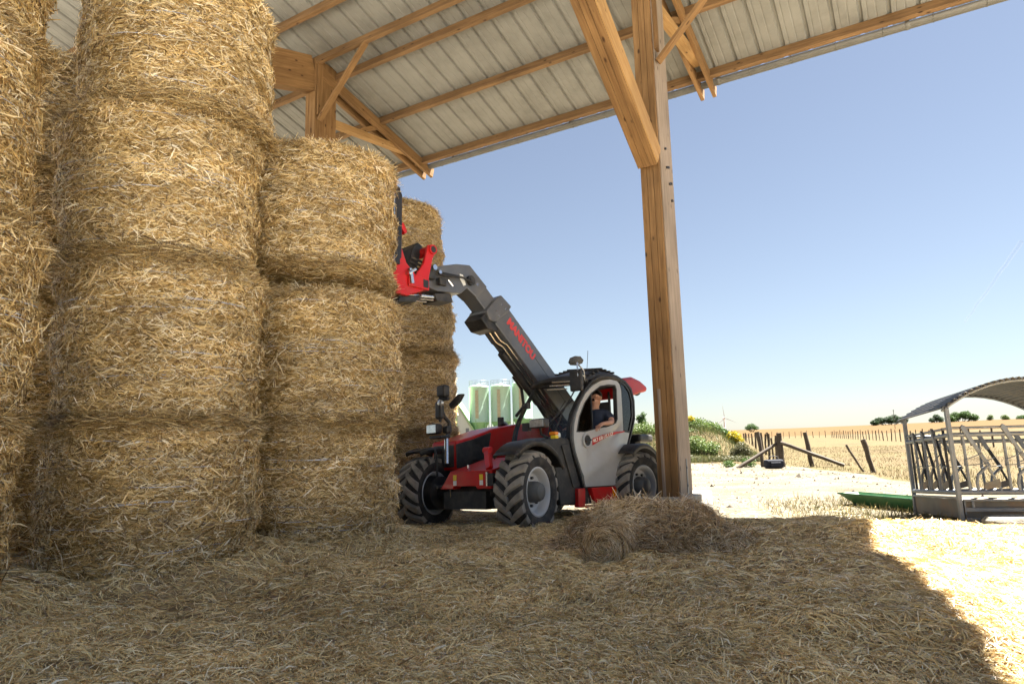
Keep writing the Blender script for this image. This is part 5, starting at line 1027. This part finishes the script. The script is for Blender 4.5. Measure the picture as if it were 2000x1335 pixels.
shrub("weed_clump", "tall pale green weeds at the foot of the bank, next to the barn post", at(9.9, 36.8), [(0, 0, .5, .7, .6, .55), (0.9, .3, .3, .6, .6, .4), (-1.0, .4, .6, .8, .6, .6)], 5200, 0.10, 'leaflight', "weeds", GW, 1, 0.012)
shrub("weed_clump", "pale weeds with yellow heads on top of the bank, behind the foot weeds", at(11.0, 40.5), [(0, 0, .35, .9, .7, .5), (-1.5, .3, .4, .9, .7, .55), (1.0, .4, .2, .7, .6, .35)], 5200, 0.10, 'leaflight', "weeds", GW, 2, 0.012, extra=([(-.4, -.3, .75, .35, .3, .18)], 260, 0.09, 'leafyellow'))
shrub("bush", "leafy green bush on the bank crest beside the barn post", at(11.2, 44.5), [(0, 0, .5, .7, .6, .55), (-.8, .5, .65, .6, .6, .5)], 3400, 0.11, 'leafgreen', "bush", GW, 3, 0.02)
shrub("bush", "dark bush behind the bank crest, tallest in the row by the post", at(17.4, 60), [(0, 0, .35, .8, .8, .75), (-.7, .4, .6, .7, .7, .7), (.8, 0, .1, .7, .7, .55)], 4200, 0.15, 'leafdark', "bush", GW, 4, 0.03)
shrub("bush", "lower dark bush behind the yellow flowers, right of the tallest dark bush", at(18.9, 60.5), [(0, 0, .05, .6, .6, .5), (.5, 0, -.1, .5, .5, .4)], 2200, 0.14, 'leafdark', "bush", GW, 14, 0.03)
shrub("bush", "green bush sloping down the bank towards the yellow flowers", at(12.4, 41.0), [(0, 0, .1, .5, .5, .36), (-.5, .3, .3, .45, .5, .36), (.45, -.2, -.1, .4, .4, .3)], 3600, 0.10, 'leafgreen', "bush", GW, 5, 0.015)
shrub("flowering_bush", "bright yellow flowering bush on the bank", at(13.1, 40.0), [(0, 0, .35, .42, .4, .42), (.2, -.1, .1, .36, .35, .3)], 1100, 0.09, 'leafgreen', "bush", None, 6, 0.012, extra=([(0, -.05, .40, .44, .42, .40), (.22, -.15, .15, .36, .36, .3)], 3400, 0.075, 'leafyellow'))
shrub("weed_clump", "grey-olive weed bush at the bottom right of the bank, by the fence posts", at(12.3, 36.3), [(0, 0, .45, .42, .4, .5), (-.35, .1, .25, .35, .35, .35), (.3, 0, .25, .3, .3, .3)], 3800, 0.075, 'leafolive', "weeds", GW, 7, 0.008)
shrub("weed_clump", "low olive weeds sprawling along the yard edge under the bank", at(10.9, 34.9), [(0, 0, .12, 1.3, .5, .2), (-1.9, .3, .15, 1.2, .5, .22), (1.1, -.4, .1, .7, .4, .18)], 4600, 0.075, 'leafolive', "weeds", GW, 8, 0.008)
shrub("weed_clump", "small green weed tuft beside the dark bag and brace pole", at(9.2, 29.0), [(0, 0, .16, .3, .3, .2), (.9, .2, .2, .35, .3, .25)], 900, 0.08, 'leafgreen', "weeds", GW, 9, 0.008)
shrub("bush", "small leafy bush on the green bank, between cab and barn post", at(8.45, 44), [(0, 0, .75, .3, .3, .35), (.1, 0, 1.15, .22, .2, .25), (-.2, 0, .95, .2, .2, .25)], 800, 0.11, 'leafgreen', "bush", GW, 10, 0.015)
shrub("weed_clump", "pale green weed bank seen behind the cab, between cab and barn post", at(7.6, 39.5), [(0, 0, .3, 1.3, .7, .4), (-2.2, .4, .3, 1.4, .8, .4), (1.8, -.6, .2, 1.0, .6, .35), (-4.4, .5, .3, 1.3, .7, .4)], 8000, 0.09, 'leaflight', "weeds", GW, 11, 0.01)
GT = "trees and hedges on the skyline"
def sky_at(x, y, z): return (x, y, z)
shrub("tree", "single small round tree on the skyline, behind the end of the bank fence", (56.2, 158, 1.6), [(0, 0, 1.2, 1.1, .9, .75), (-.9, 0, .8, .8, .8, .55), (.9, 0, .8, .8, .8, .5)], 3600, 0.16, 'leafgreen', "tree", GT, 21, 0.07)
shrub("hedge", "long dark hedge of bushes on the skyline left of the cattle feeder", (121.8, 217, 2.6), [(-4.6, 0, .9, 1.4, 1.4, 1.0), (-2.3, 1, 1.5, 1.7, 1.4, 1.2), (0.2, 0, 1.7, 1.8, 1.5, 1.3), (2.6, 1, 1.9, 1.8, 1.5, 1.4), (4.9, 0, 1.5, 1.5, 1.4, 1.2)], 15000, 0.26, 'leafdark', "hedge", GT, 22, 0.08)
shrub("tree", "loose feathery dark tree just left of the feeder's front post on the skyline", (137.4, 217, 3.0), [(0, 0, 1.6, 1.2, 1.1, 1.3), (-1.5, 0, .9, 1.1, 1.1, .8), (1.4, 0, 1.0, 1.0, 1, .9)], 4200, 0.24, 'leafdark', "tree", GT, 23, 0.09)
shrub("tree", "broad green tree on the skyline seen under the feeder roof, right of its front post", (145.5, 217, 2.9), [(-3.6, 0, 1.2, 1.8, 1.4, 1.3), (-1.2, 1, 2.0, 2.0, 1.6, 1.5), (1.4, 0, 2.3, 2.1, 1.6, 1.4), (3.9, 0, 1.5, 1.7, 1.4, 1.2)], 12000, 0.28, 'leafgreen', "tree", GT, 24, 0.12)
shrub("tree", "small pale sapling on the skyline under the feeder roof, left of the two pale ones", (155, 217, 3.2), [(0, 0, 1.1, .9, .8, 1.0), (-.6, 0, .6, .7, .7, .6)], 1300, 0.22, 'leaflight', "tree", GT, 25, 0.06)
shrub("tree", "rounder pale tree on the skyline under the feeder roof, right of the sapling", (159.6, 217, 3.0), [(0, 0, 1.1, 1.2, 1, 1.0), (.7, 0, .7, .8, .8, .7)], 2200, 0.22, 'leaflight', "tree", GT, 26, 0.08)
shrub("tree", "bright green tree on the skyline cut off by the right picture edge", (165, 217, 2.6), [(0, 0, 1.2, 1.6, 1.3, 1.0), (2, 0, 1.3, 1.6, 1.3, 1.1)], 4200, 0.25, 'leafgreen', "tree", GT, 27, 0.1)
up_ = empty("utility_pole", (101.4, 178, 0.3)); tag(up_, "thin grey utility pole rising beside the skyline hedge", "pole")
MB().tube([(0, 0, -0.5), (0.05, 0, 6.2)], 0.07, 8).obj("pole", M['postwood'], up_); MB().tube([(-0.35, 0, 5.9), (0.4, 0, 5.9)], 0.03, 6).obj("crossarm", M['postwood'], up_)
wt = empty("wind_turbine", (299.5, 950, 0)); tag(wt, "white three-bladed wind turbine far away above the bank", "wind turbine")
MB().tube([(0, 0, -20), (0, 0, 22)], [1.6, 1.0], 12).obj("tower", M['turbine'], wt, smooth=True); MB().tube([(0, 2.5, 22.5), (0, -3, 22.5)], 1.3, 12).obj("nacelle", M['turbine'], wt, smooth=True)
for a in (97, 217, 337):
    a = math.radians(a); dx, dz = math.cos(a), math.sin(a); px_, pz = -dz, dx
    mb = MB(); mb.prism([(0, -3.2, 22.5), (dx*4 + px_*0.6, -3.2, 22.5 + dz*4 + pz*0.6), (dx*19, -3.2, 22.5 + dz*19), (dx*4 - px_*0.3, -3.2, 22.5 + dz*4 - pz*0.3)], (0, 0.35, 0)); mb.obj("blade", M['turbine'], wt)
cl = MB(); a0, a1 = Vector((2080, 3000, 475)), Vector((2390, 3000, 850)); g = random.Random(3)
cl.tube([a0.lerp(a1, k/14) + Vector((g.uniform(-3, 3), 0, g.uniform(-3, 3))) for k in range(15)], [4 + 7*k/14 for k in range(15)], 10)
cm, ct, cb = nt("thin vapour"); ctr = ct.nodes.new("ShaderNodeBsdfTransparent"); cms = ct.nodes.new("ShaderNodeMixShader"); cms.inputs[0].default_value = 0.05; cb.inputs["Base Color"].default_value = (0.8, 0.8, 0.8, 1); cb.inputs["Roughness"].default_value = 1.0
ct.links.new(ctr.outputs[0], cms.inputs[1]); ct.links.new(cb.outputs[0], cms.inputs[2]); ct.links.new(cms.outputs[0], ct.nodes["Material Output"].inputs[0])
tag(cl.obj("contrail", cm, smooth=True), kind="structure")
# small stones lying on the yard
n = 2600; x = rng.uniform(-3, 12, n); y = rng.uniform(11.5, 34, n); k = x < np.interp(y, [11, 18, 21.4, 30.5, 33, 34.6], [12, 10.4, 11.0, 11.6, 9.6, 7.6]); x, y = x[k], y[k]; n = len(x); r = rng.gamma(3, 0.008, n)*(0.6 + 0.03*y)
oc = np.array([[1, 0, 0], [0, 1, 0], [-1, 0, 0], [0, -1, 0], [0, 0, .7], [0, 0, -.5]]); a = rng.random(n)*6.28
C_ = np.stack([x, y, hg(x, y) + 0.014], 1)[:, None, :] + (oc[None]*(1 + 0.35*rng.normal(0, 1, (n, 6, 1))))*r[:, None, None]
Q_ = (np.arange(n)[:, None, None]*6 + np.array([[0, 1, 4, 4], [1, 2, 4, 4], [2, 3, 4, 4], [3, 0, 4, 4]])[None]).reshape(-1, 4)
mp = bpy.data.meshes.new("pebbles"); mp.from_pydata(C_.reshape(-1, 3).tolist(), [], [tuple(f[:3]) for f in Q_.tolist()]); M['pebble'] = island_mat("pebbles", [(0, (0.06, 0.05, 0.04)), (0.6, (0.16, 0.14, 0.11)), (1, (0.3, 0.27, 0.22))], 0.9, 0.2); mp.materials.append(M['pebble'])
o = bpy.data.objects.new("pebbles", mp); COL.objects.link(o); tag(o, "small stones scattered over the pale gravel yard", "stones", kind="stuff")
# dry grass blades along the pasture and yard edges
n = 60000; x = rng.uniform(4, 34, n); y = 16 + 44*rng.random(n)**1.3
xe = np.interp(y, [13, 18, 21.4, 25.7, 30.5, 33, 34.6, 36], [12.4, 10.8, 11.4, 11.8, 12.0, 10.0, 8, 3]); k = (x > xe + 0.1*rng.random(n)) & (rng.random(n) < 0.25 + 0.75*np.exp(-(x - xe)/1.2)*1.0 + 0.25*vnoise(x, y, .4, 5))
x, y = x[k], y[k]; n = len(x); z = hg(x, y); T = unit(np.stack([rng.normal(0, .4, n), rng.normal(0, .4, n), np.ones(n)], 1)); a = rng.random(n)*6.28; N = np.stack([np.cos(a), np.sin(a), 0*a], 1)
L = rng.uniform(0.04, 0.15, n)*(0.5 + vnoise(x, y, 0.6, 22)); c, q = strips(np.stack([x, y, z], 1) + T*L[:, None]*0.45, N, T, L, rng.uniform(0.008, 0.02, n), rng.normal(0, .02, n), roll=np.zeros(n))
o = bpy.data.objects.new("dry_grass", np_mesh("dry_grass", c, q, [M['drygrass']])); COL.objects.link(o); tag(o, "dry yellow grass on the pasture and along the yard edge", "grass", kind="stuff")
n = 14000; x = rng.uniform(4.6, 10.5, n); y = rng.uniform(9.0, 16.5, n); k = (np.hypot((x - 6.5)/1.9, (y - 12.0)/2.6) < 1.0 + 0.5*(rng.random(n) - 0.5)) & (rng.random(n) < 0.25 + 0.75*vnoise(x, y, 1.5, 30)); x, y = x[k], y[k]; n = len(x)
T = unit(np.stack([rng.normal(0, .45, n), rng.normal(0, .45, n), np.ones(n)], 1)); a = rng.random(n)*6.28; N = np.stack([np.cos(a), np.sin(a), 0*a], 1); L = rng.uniform(0.05, 0.20, n)
c, q = strips(np.stack([x, y, hg(x, y)], 1) + T*L[:, None]*0.45, N, T, L, rng.uniform(0.005, 0.012, n), rng.normal(0, .015, n), roll=np.zeros(n))
M['tuft'] = leafmat("feeder grass", (0.07, 0.07, 0.022), (0.13, 0.115, 0.042), (0.25, 0.20, 0.09))
o = bpy.data.objects.new("grass_tufts", np_mesh("grass_tufts", c, q, [M['tuft']])); COL.objects.link(o); tag(o, "short greenish dry grass around the feeder and trough", "grass", kind="stuff")

n = 60000; x = rng.uniform(2.5, 15, n); y = rng.uniform(34.3, 48, n); k = (xline(y) - x > 0.4) & (rng.random(n) < 0.25 + 0.9*vnoise(x, y, .5, 40) - 0.012*(y - 34)); x, y = x[k], y[k]; n = len(x)
T = unit(np.stack([rng.normal(0, .4, n), rng.normal(0, .4, n), np.ones(n)], 1)); a = rng.random(n)*6.28; N = np.stack([np.cos(a), np.sin(a), 0*a], 1); L = rng.uniform(0.10, 0.38, n)*(0.4 + vnoise(x, y, 0.8, 41))
c, q = strips(np.stack([x, y, hg(x, y)], 1) + T*L[:, None]*0.45, N, T, L, rng.uniform(0.012, 0.03, n), rng.normal(0, .03, n), roll=np.zeros(n))
M['bankgrass'] = leafmat("bank grass", (0.055, 0.075, 0.02), (0.09, 0.11, 0.034), (0.16, 0.14, 0.06))
o = bpy.data.objects.new("bank_grass", np_mesh("bank_grass", c, q, [M['bankgrass']])); COL.objects.link(o); tag(o, "green and yellow grass growing over the bank", "grass", kind="stuff")
# ------------------------------------------------------------------ cattle feeder (local x along its front to the right, y away)
FZ = zz(6.42, 9.82)
fe = Vector((0.971, -0.238, 0.0)); fn = Vector((0.238, 0.971, -0.07)).normalized(); fu = fe.cross(fn).normalized(); fe2 = fn.cross(fu)
feeder = empty("cattle_feeder", mat=Matrix(((fe2.x, fn.x, fu.x, 6.42), (fe2.y, fn.y, fu.y, 9.82), (fe2.z, fn.z, fu.z, FZ), (0, 0, 0, 1))))
tag(feeder, "galvanised cattle feeder with headlock bars, hay tray and arched corrugated roof", "cattle feeder")
FW, FD = 2.05, 1.95
for (x, y) in ((0, 0), (0, FD), (FW, 0), (FW, FD)):
    mb = MB(); mb.beam((x, y, 0), (x, y, 1.70), 0.07, 0.055, (1, 0, 0)); mb.tube([(x, y, 1.55), (x, y - 0.04, 1.55)], 0.015, 6); mb.obj("corner_post", M['galv'], feeder, bevel=0.006)
for y in (0.0, FD):
    mb = MB(); mb.tube([(0.02, y, 0.22), (0.06, y, 0.06), (0.3, y, 0.03), (FW, y, 0.03)], 0.035, 8) if False else mb.tube([(0.03 if y == 0 else 0.03, y, 0.02), (FW, y, 0.02)], 0.035, 8)
    mb.obj("skid", M['galv'], feeder, smooth=True)
mb = MB(); mb.tube([(0, FD, 0.25), (-0.02, FD - 0.05, 0.08), (0.0, FD - 0.2, 0.02), (0.0, 0.1, -0.02)], 0.035, 8); mb.obj("skid", M['galv'], feeder, smooth=True)
for a, b in (((0, 0), (FW, 0)), ((0, 0), (0, FD)), ((0, FD), (FW, FD)), ((FW, 0), (FW, FD))):
    for zz_, r_, nm in ((1.30, 0.032, "top_rail"), (1.40, 0.018, "guide_bar"), (0.47, 0.035, "bottom_rail")):
        MB().tube([(a[0], a[1], zz_), (b[0], b[1], zz_)], r_, 10).obj(nm, M['galv'], feeder, smooth=True)
def headlock(o_, d, mat2):
    """one self-locking yoke: fixed upright, leaning pivot bar, bent return bar, paddle, lever head"""
    o_ = Vector(o_); d = Vector(d); up = Vector((0, 0, 1)); nrm = d.cross(up)
    r = MB(); r.tube([o_ + up*0.47, o_ + up*1.30], 0.021, 8); root = r.obj("headlock_upright", M['galv'], feeder, smooth=True)
    MB().tube([o_ + d*0.02 + up*1.38, o_ + d*0.26 + up*0.86, o_ + d*0.40 + up*0.50], 0.019, 8).obj("pivot_bar", mat2, root, smooth=True)
    MB().tube([o_ + d*0.075 + up*1.30, o_ + d*0.29 + up*0.86], 0.016, 8).obj("pivot_bar", mat2, root, smooth=True)
    MB().tube([o_ + d*0.30 + up*0.86, o_ + d*0.24 + up*0.82, o_ + d*0.13 + up*0.72, o_ + d*0.10 + up*0.60, o_ + d*0.11 + up*0.47], 0.022, 8).obj("return_bar", M['galv'], root, smooth=True)
    MB().prism([o_ + d*0.17 + up*0.53, o_ + d*0.21 + up*0.505, o_ + d*0.40 + up*0.56, o_ + d*0.39 + up*0.66, o_ + d*0.19 + up*0.60], nrm*0.02).obj("paddle", M['tray'], root, bevel=0.004)
    MB().prism([o_ - d*0.025 + up*1.40, o_ + d*0.005 + up*1.445, o_ + d*0.045 + up*1.42, o_ + d*0.145 + up*1.16, o_ + d*0.09 + up*1.15], nrm*0.04).obj("lever_head", M['galv'], root, bevel=0.006)
    mb = MB(); mb.tube([o_ + d*0.20 + up*1.02 + nrm*0.03, o_ - d*0.03 + up*0.93 + nrm*0.03, o_ - d*0.04 + up*0.85 + nrm*0.03, o_ + d*0.27 + up*0.88 + nrm*0.03], 0.008, 6); mb.obj("guard_loop", M['galv'], root, smooth=True)
for x in (0.16, 0.68, 1.2, 1.68): headlock((x, 0, 0), (1, 0, 0), M['galv'])
for y in (1.55, 1.12, 0.66): headlock((0, y, 0), (0, -1, 0), M['galvdark'])
for x in (0.5, 1.1, 1.65): headlock((x, FD, 0), (1, 0, 0), M['galvdark'])
for y in (0.3, 0.9, 1.5): headlock((FW, y, 0), (0, 1, 0), M['galvdark'])
for (x, y) in ((0, 0.25), (0, 1.75), (0.05, 1.35)): MB().tube([(x, y, 0.47), (x, y, 1.42)], 0.02, 8).obj("upright_bar", M['galvdark'], feeder, smooth=True)
mb = MB(); mb.box(-0.005, 0.012, 0.06, FD - 0.04, 0.11, 0.375); mb.obj("side_panel", M['tray'], feeder, bevel=0.004)
mb = MB(); mb.box(-0.03, 0.03, 0.04, FD - 0.04, 0.378, 0.41); mb.obj("panel_lip", M['galv'], feeder, bevel=0.004)
mb = MB(); mb.prism([(0.04, 0.06, 0.36), (0.04, 0.09, 0.36), (0.04, 0.55, 0.16), (0.04, 1.4, 0.16), (0.04, 1.86, 0.36), (0.04, 1.89, 0.36), (0.04, 1.42, 0.13), (0.04, 0.53, 0.13)], (FW - 0.1, 0, 0)); mb.obj("hay_tray", M['tray'], feeder)
mb = MB()
mb.box(0.05, FW - 0.05, -0.015, 0.02, 0.345, 0.375); mb.box(0.05, 0.07, -0.012, 0.018, 0.16, 0.345); mb.box(0.15, 0.185, -0.012, 0.018, 0.24, 0.345)
mb.box(0.05, FW*0.62, -0.015, 0.03, 0.20, 0.255); mb.box(0.05, FW*0.55, -0.03, 0.03, 0.05, 0.115); mb.obj("front_rails", M['galv'], feeder, bevel=0.004)
mb = MB(); mb.box(0.07, FW - 0.05, 0.04, 0.055, 0.1, 0.34); mb.obj("front_panel", M['tray'], feeder)
# arched corrugated roof: arch across x, corrugations follow the arch
mb = MB(); na = 168; ny = 16; cx, half, sag = FW/2, FW/2 + 0.08, 0.42
for i in range(na + 1):
    t = -1 + 2*i/na; x = cx + half*t; z = 1.68 + sag*(1 - t*t)
    nx_ = 2*sag*t/half; ln = math.hypot(nx_, 1)
    for j in range(ny + 1):
        y = -0.10 + (FD + 0.2)*j/ny; dz = 0.017*math.sin(i*2*math.pi/6); mb.v.append((x + dz*nx_/ln, y, z + dz/ln))
for i in range(na):
    for j in range(ny): a = i*(ny+1) + j; mb.f.append((a, a+1, a+ny+2, a+ny+1))
o = mb.obj("arched_roof", M['feedroof'], feeder, smooth=True); so = o.modifiers.new("thick", 'SOLIDIFY'); so.thickness = 0.004; so.offset = 1
for y in (0.0, FD):
    mb = MB(); mb.tube([(cx + half*t*0.985, y, 1.655 + sag*(1 - t*t)) for t in np.linspace(-1, 1, 17)], 0.02, 8); mb.obj("roof_hoop", M['galv'], feeder, smooth=True)
# green trough behind it
trg = empty("feed_trough", (6.42, 13.5, zz(6.42, 13.5))); tag(trg, "long green tapered metal trough behind the cattle feeder", "trough")
d = Vector((0.34, -0.94, 0)).normalized(); s_ = Vector((0.90, 0.44, 0)).normalized()
def tp(a, b, c): return tuple(d*a + s_*b + Vector((0, 0, c)))
ft = MB()
for pr_ in ([(0, 0, .23), (.34, .10, .03), (.34, .34, .03), (0.05, .52, .23)], [(1.95, 0, .23), (1.95, .10, .03), (1.95, .34, .03), (1.95, .52, .23)]): ft.v += [tp(*q_) for q_ in pr_]
for k in range(3): ft.f.append((k, k+1, k+5, k+4))
ft.f += [(0, 3, 2, 1), (4, 5, 6, 7)]
o = ft.obj("trough_body", M['green'], trg); so = o.modifiers.new("thick", 'SOLIDIFY'); so.thickness = 0.012
mb = MB(); mb.tube([tp(1.95, -.005, .235), tp(0, -.005, .235), tp(0.05, .525, .235), tp(1.95, .525, .235)], 0.018, 6); mb.obj("rim_bar", M['green'], trg, smooth=True)
for a in (0.6, 1.8):
    for b in (.12, .32): mb = MB(); mb.beam(tp(a, b, -.08), tp(a, b, .06), .05, .05); mb.obj("leg", M['green'], trg)
rk = MB(); g = random.Random(4); bmn = [(math.cos(t)*0.42*g.uniform(.85, 1.15), math.sin(t)*0.26*g.uniform(.85, 1.15)) for t in np.linspace(0, 6.0, 13)]
for z_, k in ((-0.03, 1.0), (0.07, 1.04), (0.12, 0.9)): rk.v += [(x*k, y*k, z_ + g.uniform(-.01, .01)) for x, y in bmn]
n = 13
for i in range(2):
    for k in range(n): rk.f.append((i*n+k, i*n+(k+1) % n, (i+1)*n+(k+1) % n, (i+1)*n+k))
rk.f.append(tuple(range(2*n, 3*n))); o = rk.obj("stone_slab", M['rock'], bevel=0.01, loc=(6.75, 9.25, zz(6.75, 9.25) + 0.05)); tag(o, "pale flat stone slab on the ground in front of the cattle feeder", "stone")
